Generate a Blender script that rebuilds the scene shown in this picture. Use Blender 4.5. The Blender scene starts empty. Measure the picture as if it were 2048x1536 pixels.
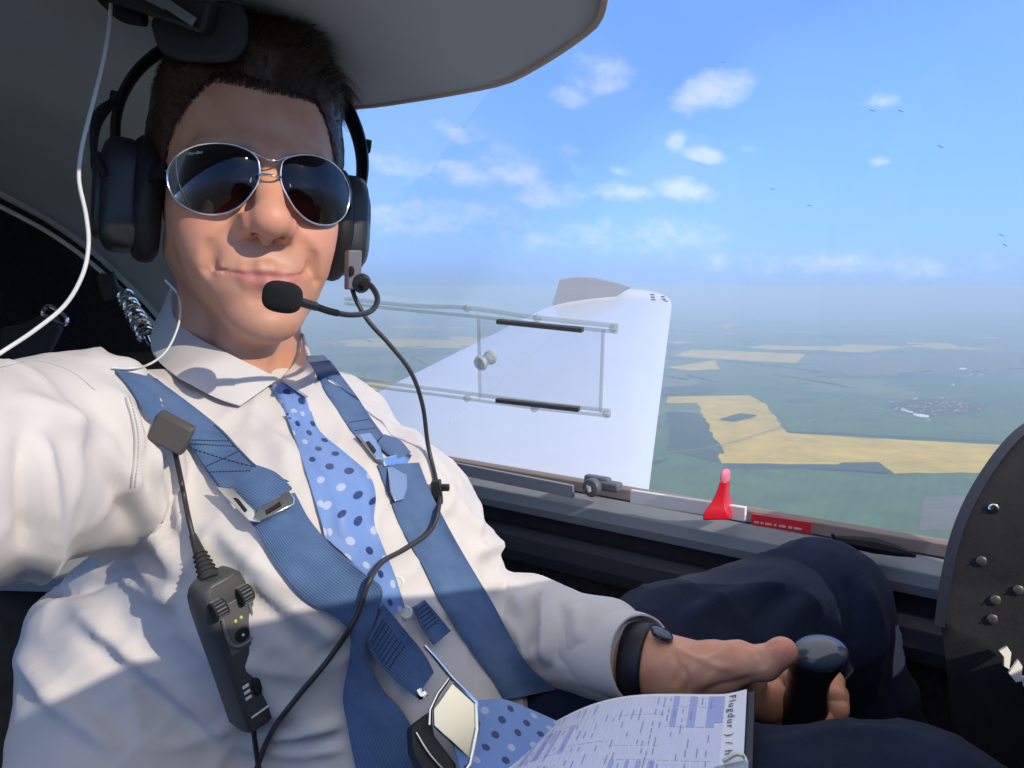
import bpy, bmesh, math, random
import numpy as np
from mathutils import Vector, Matrix, noise as mnoise
from mathutils.bvhtree import BVHTree
random.seed(7); np.random.seed(7)
R = math.radians
sc = bpy.context.scene
C = sc.collection
# ------------------------------------------------------------------ camera
FPX = 1518.0            # focal length for a 2048 px wide frame
PITCH = R(7.25)
cam_data = bpy.data.cameras.new('camera')
cam_data.sensor_width = 36.0
cam_data.lens = 36.0 * FPX / 2048.0
cam_data.clip_start = 0.02
cam_data.clip_end = 200000.0
cam = bpy.data.objects.new('camera', cam_data); C.objects.link(cam)
cam.location = (0, 0, 0)
cam.rotation_euler = (R(90) - PITCH, 0, 0)
sc.camera = cam
CP, SP = math.cos(PITCH), math.sin(PITCH)
# ------------------------------------------------------------------ sky, sun, exposure
SUN_AZ = R(128)          # clockwise from the viewing direction (+Y)
SUN_EL = R(30)
SUN_DIR = Vector((math.sin(SUN_AZ) * math.cos(SUN_EL), math.cos(SUN_AZ) * math.cos(SUN_EL), math.sin(SUN_EL)))
sun_data = bpy.data.lights.new('sun', 'SUN')
sun_data.energy = 3.1
sun_data.angle = R(0.6)
sun_data.color = (1.0, 0.875, 0.70)
sun = bpy.data.objects.new('sun', sun_data); C.objects.link(sun)
sun.rotation_euler = (-SUN_DIR).to_track_quat('-Z', 'Y').to_euler()
sun.location = (2, -2, 3)
world = bpy.data.worlds.new('World'); sc.world = world
world.use_nodes = True
wt = world.node_tree
SKY_STRENGTH = 0.15
sc.view_settings.view_transform = 'Standard'
sc.view_settings.look = 'None'
sc.view_settings.gamma = 1.0
sc.view_settings.use_curve_mapping = False
sc.view_settings.exposure = 0.58

def U(px, py, d):
    """point seen at photo pixel (px, py) at distance d along the lens axis"""
    x = (px - 1024.0) / FPX * d
    v = -(py - 768.0) / FPX * d
    return Vector((x, d * CP + v * SP, -d * SP + v * CP))
def ray(px, py):
    return U(px, py, 1.0)
def proj(co):
    """photo pixels of an (n,3) array, and the distance along the axis"""
    d = co[:, 1] * CP - co[:, 2] * SP
    v = co[:, 1] * SP + co[:, 2] * CP
    d = np.maximum(d, 1e-4)
    return 1024.0 + co[:, 0] / d * FPX, 768.0 - v / d * FPX, d

def build_world():
    nt = wt; N = nt.nodes; L = nt.links
    N.clear()
    out = N.new('ShaderNodeOutputWorld'); bg = N.new('ShaderNodeBackground')
    sky = N.new('ShaderNodeTexSky'); sky.sky_type = 'NISHITA'; sky.sun_disc = False
    sky.sun_elevation = SUN_EL; sky.sun_rotation = SUN_AZ
    sky.altitude = 500; sky.air_density = 1.0; sky.dust_density = 0.6; sky.ozone_density = 2.2
    def math_(op, a=None, b=None, c=None, clamp=False):
        m = N.new('ShaderNodeMath'); m.operation = op; m.use_clamp = clamp
        for i, v in enumerate((a, b, c)):
            if v is None: continue
            if isinstance(v, (int, float)): m.inputs[i].default_value = v
            else: L.new(v, m.inputs[i])
        return m.outputs[0]
    tc = N.new('ShaderNodeTexCoord')
    n1 = N.new('ShaderNodeTexNoise'); n1.inputs['Scale'].default_value = 26.0; n1.inputs['Detail'].default_value = 9.0
    n1.inputs['Roughness'].default_value = 0.62
    mp = N.new('ShaderNodeMapping'); mp.inputs['Scale'].default_value = (1, 1, 1.7)
    L.new(tc.outputs['Generated'], mp.inputs['Vector']); L.new(mp.outputs[0], n1.inputs['Vector'])
    n2 = N.new('ShaderNodeTexNoise'); n2.inputs['Scale'].default_value = 7.0; n2.inputs['Detail'].default_value = 5.0
    L.new(mp.outputs[0], n2.inputs['Vector'])
    # px, py, half width, half height, tilt, strength, kind (0 white, 1 slate underside)
    clouds = [(1205, 152, 80, 56, 12, .95, 0), (1142, 197, 52, 28, 5, .9, 0), (1425, 182, 92, 46, -8, 1.1, 0),
              (1765, 200, 55, 20, 5, .9, 0), (1354, 284, 26, 26, 60, 1.1, 0), (1402, 308, 56, 20, 14, 1.1, 0),
              (1495, 298, 24, 11, 5, .7, 0), (1756, 323, 26, 14, 0, .9, 0), (1640, 292, 70, 14, 0, .5, 0),
              (905, 262, 70, 22, 32, .85, 0), (800, 325, 110, 34, 12, .85, 0), (930, 350, 90, 30, 10, .9, 0),
              (1030, 348, 90, 40, 15, .95, 0), (1090, 385, 95, 38, 8, .95, 0), (1150, 322, 48, 34, 35, .75, 0),
              (1240, 340, 36, 16, 20, .75, 0), (1368, 382, 78, 30, 14, 1.05, 0), (1487, 415, 20, 10, 0, .6, 0),
              (1700, 530, 420, 44, 2, .72, 0), (1200, 470, 340, 50, 0, .74, 0), (850, 430, 240, 60, 0, .82, 0), (1010, 300, 130, 40, 20, .72, 0), (1250, 385, 90, 26, 8, .9, 0),
              (1290, 403, 165, 20, 1, .75, 1), (1725, 452, 60, 13, 0, .75, 1), (960, 405, 150, 30, 2, .4, 1),
              (300, 180, 200, 60, 0, .9, 0), (-700, 200, 300, 70, 10, .9, 0), (2500, 260, 200, 60, 0, .9, 0),
              (3600, 320, 300, 70, -5, 1.0, 0)]
    def dot(vec):
        m = N.new('ShaderNodeVectorMath'); m.operation = 'DOT_PRODUCT'
        L.new(tc.outputs['Generated'], m.inputs[0]); m.inputs[1].default_value = vec
        return m.outputs['Value']
    tot = {0: None, 1: None}
    for (px, py, hw, hh, ang, s, kind) in clouds:
        c = ray(px, py).normalized()
        rt = c.cross(Vector((0, 0, 1))).normalized(); up = rt.cross(c).normalized()
        a = R(-ang)
        t = rt * math.cos(a) + up * math.sin(a); b = up * math.cos(a) - rt * math.sin(a)
        k = ray(px, py).length
        u = dot(tuple(t * (FPX / hw * k)))
        v = dot(tuple(b * (FPX / hh * k)))
        w = dot(tuple(c))
        r2 = math_('ADD', math_('MULTIPLY', u, u), math_('MULTIPLY', v, v))
        m = math_('SUBTRACT', 1.0, math_('MULTIPLY', r2, 0.55))
        m = math_('MULTIPLY', m, math_('GREATER_THAN', w, 0.0))
        m = math_('MULTIPLY', math_('MAXIMUM', m, 0.0), s)
        tot[kind] = m if tot[kind] is None else math_('MAXIMUM', tot[kind], m)
    def shaped(m, lo, hi):
        # broken outline: the noise eats into the soft ellipse
        x = math_('SUBTRACT', m, math_('MULTIPLY', math_('SUBTRACT', 1.0, n1.outputs['Fac']), 1.25))
        x = math_('ADD', x, math_('MULTIPLY', math_('SUBTRACT', n2.outputs['Fac'], .5), .5))
        mr = N.new('ShaderNodeMapRange'); mr.interpolation_type = 'SMOOTHSTEP'
        L.new(x, mr.inputs['Value']); mr.inputs['From Min'].default_value = lo; mr.inputs['From Max'].default_value = hi
        return mr.outputs['Result']
    white = shaped(tot[0], -0.14, 0.62); slate = shaped(tot[1], -0.15, 0.45)
    hs = N.new('ShaderNodeHueSaturation'); hs.inputs['Saturation'].default_value = 1.12; hs.inputs['Value'].default_value = 1.0
    L.new(sky.outputs[0], hs.inputs['Color'])
    sx = N.new('ShaderNodeSeparateXYZ'); L.new(tc.outputs['Generated'], sx.inputs[0])
    el = N.new('ShaderNodeMapRange'); el.interpolation_type = 'SMOOTHSTEP'; L.new(sx.outputs['Z'], el.inputs['Value'])
    el.inputs['From Min'].default_value = -.02; el.inputs['From Max'].default_value = .26; el.inputs['To Min'].default_value = .85; el.inputs['To Max'].default_value = .72
    air = N.new('ShaderNodeMix'); air.data_type = 'RGBA'; air.inputs[7].default_value = (1.15, 2.55, 6.5, 1)
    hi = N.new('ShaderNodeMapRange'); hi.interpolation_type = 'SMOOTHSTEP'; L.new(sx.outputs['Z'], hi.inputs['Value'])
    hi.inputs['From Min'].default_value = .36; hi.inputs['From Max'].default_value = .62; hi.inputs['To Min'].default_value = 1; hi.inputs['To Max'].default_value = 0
    fill_veil = N.new('ShaderNodeMix'); fill_veil.data_type = 'RGBA'; fill_veil.inputs[6].default_value = (5.2, 5.1, 5.3, 1)   # unseen white sky overhead, added as neutral fill light
    L.new(hi.outputs[0], fill_veil.inputs[0]); L.new(hs.outputs[0], fill_veil.inputs[7])
    L.new(math_('MULTIPLY', el.outputs[0], hi.outputs[0]), air.inputs[0]); L.new(fill_veil.outputs[2], air.inputs[6])
    mx1 = N.new('ShaderNodeMix'); mx1.data_type = 'RGBA'
    mx1.inputs[7].default_value = (1.5, 2.7, 5.6, 1)
    L.new(math_('MULTIPLY', slate, .55), mx1.inputs[0]); hz = N.new('ShaderNodeMapRange'); hz.interpolation_type = 'SMOOTHSTEP'; L.new(sx.outputs['Z'], hz.inputs['Value'])
    hz.inputs['From Min'].default_value = -.004; hz.inputs['From Max'].default_value = .06; hz.inputs['To Min'].default_value = .85; hz.inputs['To Max'].default_value = 0
    low = N.new('ShaderNodeMix'); low.data_type = 'RGBA'; low.inputs[7].default_value = (1.75, 2.65, 4.0, 1)   # the haze layer on the horizon
    L.new(hz.outputs[0], low.inputs[0]); L.new(air.outputs[2], low.inputs[6]); L.new(low.outputs[2], mx1.inputs[6])
    mx2 = N.new('ShaderNodeMix'); mx2.data_type = 'RGBA'
    mx2.inputs[7].default_value = (4.0, 4.5, 5.9, 1)
    L.new(math_('MULTIPLY', white, .74), mx2.inputs[0]); L.new(mx1.outputs[2], mx2.inputs[6])
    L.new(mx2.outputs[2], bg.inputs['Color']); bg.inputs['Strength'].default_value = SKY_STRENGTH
    L.new(bg.outputs[0], out.inputs['Surface'])
build_world()

# ------------------------------------------------------------------ tags
def tag(o, label=None, cat=None, group=None, kind=None):
    if label: o['label'] = label
    if cat: o['category'] = cat
    if group: o['group'] = group
    if kind: o['kind'] = kind
    return o
def empty(name, loc=(0, 0, 0), label=None, cat=None, group=None):
    o = bpy.data.objects.new(name, None); C.objects.link(o); o.location = loc
    o.empty_display_size = .05
    return tag(o, label, cat, group)
def link(name, me, m=None, parent=None, smooth=True):
    if m is not None:
        for mm in (m if isinstance(m, (list, tuple)) else [m]): me.materials.append(mm)
    o = bpy.data.objects.new(name, me); C.objects.link(o)
    if smooth:
        me.polygons.foreach_set('use_smooth', [True] * len(me.polygons))
    if parent is not None:
        o.parent = parent
        p = parent; off = Vector((0, 0, 0))
        while p is not None:
            off += p.location; p = p.parent
        o.location = -off            # all mesh data is written in world coordinates
    return o
def mesh(name, V, F, m=None, parent=None, smooth=True, mats=None, uv=None, sharp=None):
    me = bpy.data.meshes.new(name)
    me.from_pydata([tuple(v) for v in V], [], [tuple(f) for f in F])
    if mats is not None: me.polygons.foreach_set('material_index', mats)
    if uv is not None:
        l = me.uv_layers.new(name='uv')
        idx = np.empty(len(me.loops), dtype=np.int32); me.loops.foreach_get('vertex_index', idx)
        l.data.foreach_set('uv', np.asarray(uv, dtype=np.float32)[idx].ravel())
    me.update()
    o = link(name, me, m, parent, smooth)
    if sharp is not None: o.data.set_sharp_from_angle(angle=R(sharp))
    return o

# ------------------------------------------------------------------ materials
def mat(name, col, rough=.6, metal=0.0, bump=0.0, bscale=200.0, var=0.0, vscale=8.0, spec=.5, sheen=0.0,
        coat=0.0, sss=0.0, trans=0.0, col2=None, detail=4.0, ior=1.45):
    m = bpy.data.materials.new(name); m.use_nodes = True
    nt = m.node_tree; N = nt.nodes; L = nt.links
    p = N['Principled BSDF']
    p.inputs['Base Color'].default_value = (*col, 1); p.inputs['Roughness'].default_value = rough
    p.inputs['Metallic'].default_value = metal; p.inputs['Specular IOR Level'].default_value = spec
    p.inputs['IOR'].default_value = ior
    if sheen: p.inputs['Sheen Weight'].default_value = sheen
    if coat: p.inputs['Coat Weight'].default_value = coat; p.inputs['Coat Roughness'].default_value = .08
    if trans: p.inputs['Transmission Weight'].default_value = trans
    if sss:
        p.inputs['Subsurface Weight'].default_value = sss
        p.inputs['Subsurface Radius'].default_value = (1.0, .35, .18); p.inputs['Subsurface Scale'].default_value = .006
    tc = N.new('ShaderNodeTexCoord')
    if var or col2:
        n = N.new('ShaderNodeTexNoise'); n.inputs['Scale'].default_value = vscale; n.inputs['Detail'].default_value = detail
        L.new(tc.outputs['Object'], n.inputs['Vector'])
        mx = N.new('ShaderNodeMix'); mx.data_type = 'RGBA'
        c2 = col2 if col2 else tuple(c * (1 + var) for c in col)
        c1 = col if col2 else tuple(c * (1 - var) for c in col)
        mx.inputs[6].default_value = (*c1, 1); mx.inputs[7].default_value = (*c2, 1)
        mr = N.new('ShaderNodeMapRange'); mr.inputs['From Min'].default_value = .32; mr.inputs['From Max'].default_value = .68
        L.new(n.outputs['Fac'], mr.inputs['Value']); L.new(mr.outputs[0], mx.inputs[0])
        L.new(mx.outputs[2], p.inputs['Base Color'])
    if bump:
        b = N.new('ShaderNodeTexNoise'); b.inputs['Scale'].default_value = bscale; b.inputs['Detail'].default_value = 3
        L.new(tc.outputs['Object'], b.inputs['Vector'])
        bp = N.new('ShaderNodeBump'); bp.inputs['Strength'].default_value = bump; bp.inputs['Distance'].default_value = .002
        L.new(b.outputs['Fac'], bp.inputs['Height']); L.new(bp.outputs[0], p.inputs['Normal'])
    return m
def nodes(m): return m.node_tree.nodes, m.node_tree.links, m.node_tree.nodes['Principled BSDF']

# ------------------------------------------------------------------ curves and shapes
def catmull(pts, n):
    P = np.array([list(p) for p in pts], dtype=float)
    if len(P) == 2:
        t = np.linspace(0, 1, n)[:, None]; return P[0] * (1 - t) + P[1] * t
    Q = np.vstack([2 * P[0] - P[1], P, 2 * P[-1] - P[-2]])
    seg = np.linalg.norm(np.diff(P[:, :min(3, P.shape[1])], axis=0), axis=1) + 1e-9
    cum = np.concatenate([[0], np.cumsum(seg)]); s = np.linspace(0, cum[-1], n)
    out = np.empty((n, P.shape[1]))
    for k, x in enumerate(s):
        i = min(max(np.searchsorted(cum, x, side='right') - 1, 0), len(P) - 2)
        t = (x - cum[i]) / seg[i]
        p0, p1, p2, p3 = Q[i], Q[i + 1], Q[i + 2], Q[i + 3]
        out[k] = .5 * ((2 * p1) + (-p0 + p2) * t + (2 * p0 - 5 * p1 + 4 * p2 - p3) * t * t + (-p0 + 3 * p1 - 3 * p2 + p3) * t ** 3)
    return out
def tube_data(pts, rad, seg=8, n=None, cap=True):
    P = catmull(pts, n) if n else np.array([list(p) for p in pts], dtype=float)
    m = len(P)
    rr = np.full(m, float(rad)) if np.isscalar(rad) else np.interp(np.linspace(0, 1, m), np.linspace(0, 1, len(rad)), rad)
    T = np.gradient(P, axis=0); T /= (np.linalg.norm(T, axis=1)[:, None] + 1e-12)
    a = np.array([0, 0, 1.0]) if abs(T[0][2]) < .9 else np.array([1.0, 0, 0])
    u = np.cross(T[0], a); u /= np.linalg.norm(u)
    V = []; F = []
    for i in range(m):
        u = u - T[i] * np.dot(u, T[i]); u /= (np.linalg.norm(u) + 1e-12)
        w = np.cross(T[i], u)
        for k in range(seg):
            an = 2 * math.pi * k / seg
            V.append(P[i] + (u * math.cos(an) + w * math.sin(an)) * rr[i])
    for i in range(m - 1):
        for k in range(seg):
            a0 = i * seg + k; b0 = i * seg + (k + 1) % seg
            F.append((a0, b0, b0 + seg, a0 + seg))
    if cap:
        F.append(tuple(range(seg))[::-1]); F.append(tuple(range((m - 1) * seg, m * seg)))
    return V, F
def tube(name, pts, rad, m, parent=None, seg=10, n=40):
    V, F = tube_data(pts, rad, seg, n)
    return mesh(name, V, F, m, parent, sharp=50)
class MB:
    """collects simple solids that form ONE part"""
    def __init__(s): s.V = []; s.F = []; s.M = []
    def add(s, V, F, mi=0):
        o = len(s.V); s.V += [tuple(v) for v in V]
        s.F += [tuple(i + o for i in f) for f in F]; s.M += [mi] * len(F); return s
    def tube(s, pts, rad, seg=8, n=None, mi=0):
        return s.add(*tube_data(pts, rad, seg, n), mi)
    def box(s, c, ax, ay, az, mi=0):
        """centre and three half axes"""
        c = Vector(c); ax = Vector(ax); ay = Vector(ay); az = Vector(az)
        V = [c + ax * i + ay * j + az * k for k in (-1, 1) for j in (-1, 1) for i in (-1, 1)]
        return s.add(V, [(0, 2, 3, 1), (4, 5, 7, 6), (0, 1, 5, 4), (2, 6, 7, 3), (0, 4, 6, 2), (1, 3, 7, 5)], mi)
    def prism(s, poly, depth, mi=0):
        """3D polygon pushed along depth (vector)"""
        n = len(poly); d = Vector(depth)
        V = [Vector(p) for p in poly] + [Vector(p) + d for p in poly]
        F = [tuple(range(n)), tuple(range(2 * n - 1, n - 1, -1))] + [(i, i + n, (i + 1) % n + n, (i + 1) % n) for i in range(n)]
        return s.add(V, F, mi)
    def ell(s, c, ax, ay, az, nu=20, nv=12, mi=0, pw=1.0):
        c = Vector(c); ax = Vector(ax); ay = Vector(ay); az = Vector(az); V = []; F = []
        def sg(x): return math.copysign(abs(x) ** pw, x)
        for j in range(nv + 1):
            ph = math.pi * j / nv
            for i in range(nu):
                th = 2 * math.pi * i / nu
                V.append(c + ax * sg(math.sin(ph)) * sg(math.cos(th)) + ay * sg(math.sin(ph)) * sg(math.sin(th)) + az * sg(math.cos(ph)))
        for j in range(nv):
            for i in range(nu):
                F.append((j * nu + i, (j + 1) * nu + i, (j + 1) * nu + (i + 1) % nu, j * nu + (i + 1) % nu))
        return s.add(V, F, mi)
    def lathe(s, c, axis, prof, seg=24, mi=0):
        """prof: list of (radius, height along axis)"""
        c = Vector(c); a = Vector(axis).normalized(); u = a.orthogonal().normalized(); w = a.cross(u)
        V = []; F = []
        for (r, h) in prof:
            for k in range(seg):
                an = 2 * math.pi * k / seg
                V.append(c + a * h + (u * math.cos(an) + w * math.sin(an)) * max(r, 1e-5))
        for j in range(len(prof) - 1):
            for k in range(seg):
                F.append((j * seg + k, j * seg + (k + 1) % seg, (j + 1) * seg + (k + 1) % seg, (j + 1) * seg + k))
        F.append(tuple(range(seg))[::-1]); F.append(tuple(range((len(prof) - 1) * seg, len(prof) * seg)))
        return s.add(V, F, mi)
    def build(s, name, m, parent=None, smooth=True, sharp=35, bevel=0.0):
        o = mesh(name, s.V, s.F, m, parent, smooth, mats=s.M if isinstance(m, (list, tuple)) else None)
        bm = bmesh.new(); bm.from_mesh(o.data)
        bmesh.ops.remove_doubles(bm, verts=bm.verts, dist=1e-6)
        bmesh.ops.recalc_face_normals(bm, faces=bm.faces); bm.to_mesh(o.data); bm.free()
        if smooth: o.data.set_sharp_from_angle(angle=R(sharp))
        if bevel:
            b = o.modifiers.new('bevel', 'BEVEL'); b.width = bevel; b.segments = 2; b.limit_method = 'ANGLE'; b.angle_limit = R(35)
        return o
def grid_faces(nr, ncol, closed=False):
    F = []
    for i in range(nr - 1):
        for j in range(ncol if closed else ncol - 1):
            F.append((i * ncol + j, i * ncol + (j + 1) % ncol, (i + 1) * ncol + (j + 1) % ncol, (i + 1) * ncol + j))
    return F
def sheet(name, G, th, m, parent=None, uv=None, sharp=60):
    """grid of points G[r][c] made into a closed sheet of thickness th (away from the camera side)"""
    G = np.asarray(G, dtype=float); nr, nc = G.shape[:2]
    du = np.gradient(G, axis=1); dv = np.gradient(G, axis=0)
    Nn = np.cross(du, dv); Nn /= (np.linalg.norm(Nn, axis=2)[..., None] + 1e-12)
    flip = np.sum(Nn * G, axis=2) > 0
    if flip.mean() > .5: Nn = -Nn
    B = G - Nn * th
    V = np.vstack([G.reshape(-1, 3), B.reshape(-1, 3)]); o = nr * nc
    F = [(d, c, b, a) for (a, b, c, d) in grid_faces(nr, nc)] + [tuple(x + o for x in f) for f in grid_faces(nr, nc)]
    for i in range(nr - 1):
        a, b = i * nc, (i + 1) * nc; F.append((a, b, b + o, a + o))
        a, b = i * nc + nc - 1, (i + 1) * nc + nc - 1; F.append((b, a, a + o, b + o))
    for j in range(nc - 1):
        a, b = j, j + 1; F.append((b, a, a + o, b + o))
        a, b = (nr - 1) * nc + j, (nr - 1) * nc + j + 1; F.append((a, b, b + o, a + o))
    if uv is not None:
        uv = np.asarray(uv).reshape(-1, 2); uv = np.vstack([uv, uv])
    ob = mesh(name, V, F, m, parent, uv=uv)
    bm = bmesh.new(); bm.from_mesh(ob.data); bmesh.ops.recalc_face_normals(bm, faces=bm.faces); bm.to_mesh(ob.data); bm.free()
    ob.data.set_sharp_from_angle(angle=R(sharp))
    return ob

# ------------------------------------------------------------------ implicit surfaces
class Field:
    def __init__(s, lo, hi, h):
        s.lo = np.array(lo, dtype=np.float32); s.h = h
        n = [int(math.ceil((hi[i] - lo[i]) / h)) + 1 for i in range(3)]
        ax = [s.lo[i] + h * np.arange(n[i], dtype=np.float32) for i in range(3)]
        s.X, s.Y, s.Z = np.meshgrid(*ax, indexing='ij')
        s.D = np.full(s.X.shape, 1e3, dtype=np.float32)
    def cap(s, a, b, ra, rb, k=.0, M=None, sub=False):
        """tapered capsule; M stretches space (3x3) for flattened sections"""
        a = np.array(a, dtype=np.float32); b = np.array(b, dtype=np.float32)
        if M is not None:
            M = np.array(M, dtype=np.float32)
            X = M[0, 0] * s.X + M[0, 1] * s.Y + M[0, 2] * s.Z; Y = M[1, 0] * s.X + M[1, 1] * s.Y + M[1, 2] * s.Z; Z = M[2, 0] * s.X + M[2, 1] * s.Y + M[2, 2] * s.Z
            a = M @ a; b = M @ b
        else: X, Y, Z = s.X, s.Y, s.Z
        ab = b - a; L2 = float(ab @ ab) + 1e-12
        t = np.clip(((X - a[0]) * ab[0] + (Y - a[1]) * ab[1] + (Z - a[2]) * ab[2]) / L2, 0, 1)
        d = np.sqrt((X - a[0] - t * ab[0]) ** 2 + (Y - a[1] - t * ab[1]) ** 2 + (Z - a[2] - t * ab[2]) ** 2) - (ra + (rb - ra) * t)
        s._mix(d, k, sub)
    def ell(s, c, r, k=.0, rot=None, sub=False):
        c = np.array(c, dtype=np.float32); X, Y, Z = s.X - c[0], s.Y - c[1], s.Z - c[2]
        if rot is not None:
            M = np.array(rot, dtype=np.float32)   # rows: local axes
            X, Y, Z = (M[0, 0] * X + M[0, 1] * Y + M[0, 2] * Z, M[1, 0] * X + M[1, 1] * Y + M[1, 2] * Z, M[2, 0] * X + M[2, 1] * Y + M[2, 2] * Z)
        k0 = np.sqrt((X / r[0]) ** 2 + (Y / r[1]) ** 2 + (Z / r[2]) ** 2)
        k1 = np.sqrt((X / r[0] ** 2) ** 2 + (Y / r[1] ** 2) ** 2 + (Z / r[2] ** 2) ** 2) + 1e-9
        s._mix(k0 * (k0 - 1.0) / k1, k, sub)
    def _mix(s, d, k, sub):
        if sub:
            d = -d
            if k > 0:
                h = np.clip(.5 - .5 * (s.D - d) / k, 0, 1); s.D = s.D * (1 - h) + d * h + k * h * (1 - h)
            else: s.D = np.maximum(s.D, d)
        else:
            if k > 0:
                h = np.clip(.5 + .5 * (s.D - d) / k, 0, 1); s.D = s.D * (1 - h) + d * h - k * h * (1 - h)
            else: s.D = np.minimum(s.D, d)
    def net(s):
        D = s.D; inside = D < 0
        nx, ny, nz = D.shape
        cnt = np.zeros((nx - 1, ny - 1, nz - 1), dtype=np.int8); acc = np.zeros((3, nx - 1, ny - 1, nz - 1), dtype=np.float32); ne = np.zeros(cnt.shape, dtype=np.float32)
        for ax in range(3):
            sl0 = [slice(None)] * 3; sl1 = [slice(None)] * 3; sl0[ax] = slice(0, -1); sl1[ax] = slice(1, None)
            a, b = D[tuple(sl0)], D[tuple(sl1)]
            cr = (a < 0) != (b < 0)
            t = np.where(cr, a / np.where(cr, a - b, 1), 0).astype(np.float32)
            o = [i for i in range(3) if i != ax]
            for i in (0, 1):
                for j in (0, 1):
                    sl = [slice(None)] * 3
                    sl[o[0]] = slice(i, D.shape[o[0]] - 1 + i); sl[o[1]] = slice(j, D.shape[o[1]] - 1 + j)
                    c = cr[tuple(sl)].astype(np.float32); tt = t[tuple(sl)]
                    ne += c; acc[ax] += tt * c; acc[o[0]] += i * c; acc[o[1]] += j * c
        mask = ne > 0
        ids = -np.ones(mask.shape, dtype=np.int64); ids[mask] = np.arange(mask.sum())
        I = np.argwhere(mask).astype(np.float32)
        V = np.stack([acc[k][mask] / ne[mask] for k in range(3)], axis=1) + I
        V = V * s.h + s.lo
        F = []
        for ax in range(3):
            o = [i for i in range(3) if i != ax]
            sl0 = [slice(1, -1)] * 3; sl1 = [slice(1, -1)] * 3
            sl0[ax] = slice(0, -1); sl1[ax] = slice(1, None)
            a, b = inside[tuple(sl0)], inside[tuple(sl1)]
            cr = np.argwhere(a != b); flip = a[tuple(cr.T)]
            base = cr.copy(); base[:, o[0]] += 1; base[:, o[1]] += 1
            def cell(i, j):
                q = base.copy(); q[:, o[0]] -= i; q[:, o[1]] -= j; return ids[tuple(q.T)]
            Q = np.stack([cell(1, 1), cell(0, 1), cell(0, 0), cell(1, 0)], axis=1)
            if ax == 1: flip = ~flip
            Q[~flip] = Q[~flip][:, ::-1]
            F.append(Q)
        F = np.vstack(F); F = F[(F >= 0).all(axis=1)]
        return V.astype(np.float64), F
def smooth_mesh(V, F, it=2, lam=.5):
    n = len(V); E = np.vstack([F[:, [0, 1]], F[:, [1, 2]], F[:, [2, 3]], F[:, [3, 0]]])
    E = np.vstack([E, E[:, ::-1]])
    deg = np.bincount(E[:, 0], minlength=n)[:, None] + 1e-9
    for _ in range(it):
        for l in (lam, -lam * 1.03):
            S = np.stack([np.bincount(E[:, 0], weights=V[E[:, 1], k], minlength=n) for k in range(3)], axis=1)
            V = V + l * (S / deg - V)
    return V
def vnormals(V, F):
    a = V[F[:, 2]] - V[F[:, 0]]; b = V[F[:, 3]] - V[F[:, 1]]
    fn = np.cross(a, b); N = np.zeros_like(V)
    for k in range(4):
        for c in range(3): N[:, c] += np.bincount(F[:, k], weights=fn[:, c], minlength=len(V))
    return N / (np.linalg.norm(N, axis=1)[:, None] + 1e-12)
def fast_mesh(name, V, F, m=None, parent=None, uv=None):
    me = bpy.data.meshes.new(name); n = len(F)
    me.vertices.add(len(V)); me.vertices.foreach_set('co', np.asarray(V, dtype=np.float32).ravel())
    me.loops.add(4 * n); me.loops.foreach_set('vertex_index', np.asarray(F, dtype=np.int32).ravel())
    me.polygons.add(n); me.polygons.foreach_set('loop_start', np.arange(0, 4 * n, 4, dtype=np.int32))
    me.update(calc_edges=True); me.validate()
    return link(name, me, m, parent)
def bvh_of(V, F):
    return BVHTree.FromPolygons([tuple(v) for v in V], [tuple(int(i) for i in f) for f in F])
ZERO = Vector((0, 0, 0))
def cast(px, py, trees, default=None):
    r = ray(px, py); L = r.length; best = None
    for t in trees:
        h = t.ray_cast(ZERO, r / L)
        if h[0] is not None:
            d = h[3] / L
            if best is None or d < best: best = d
    return default if best is None else best
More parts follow.
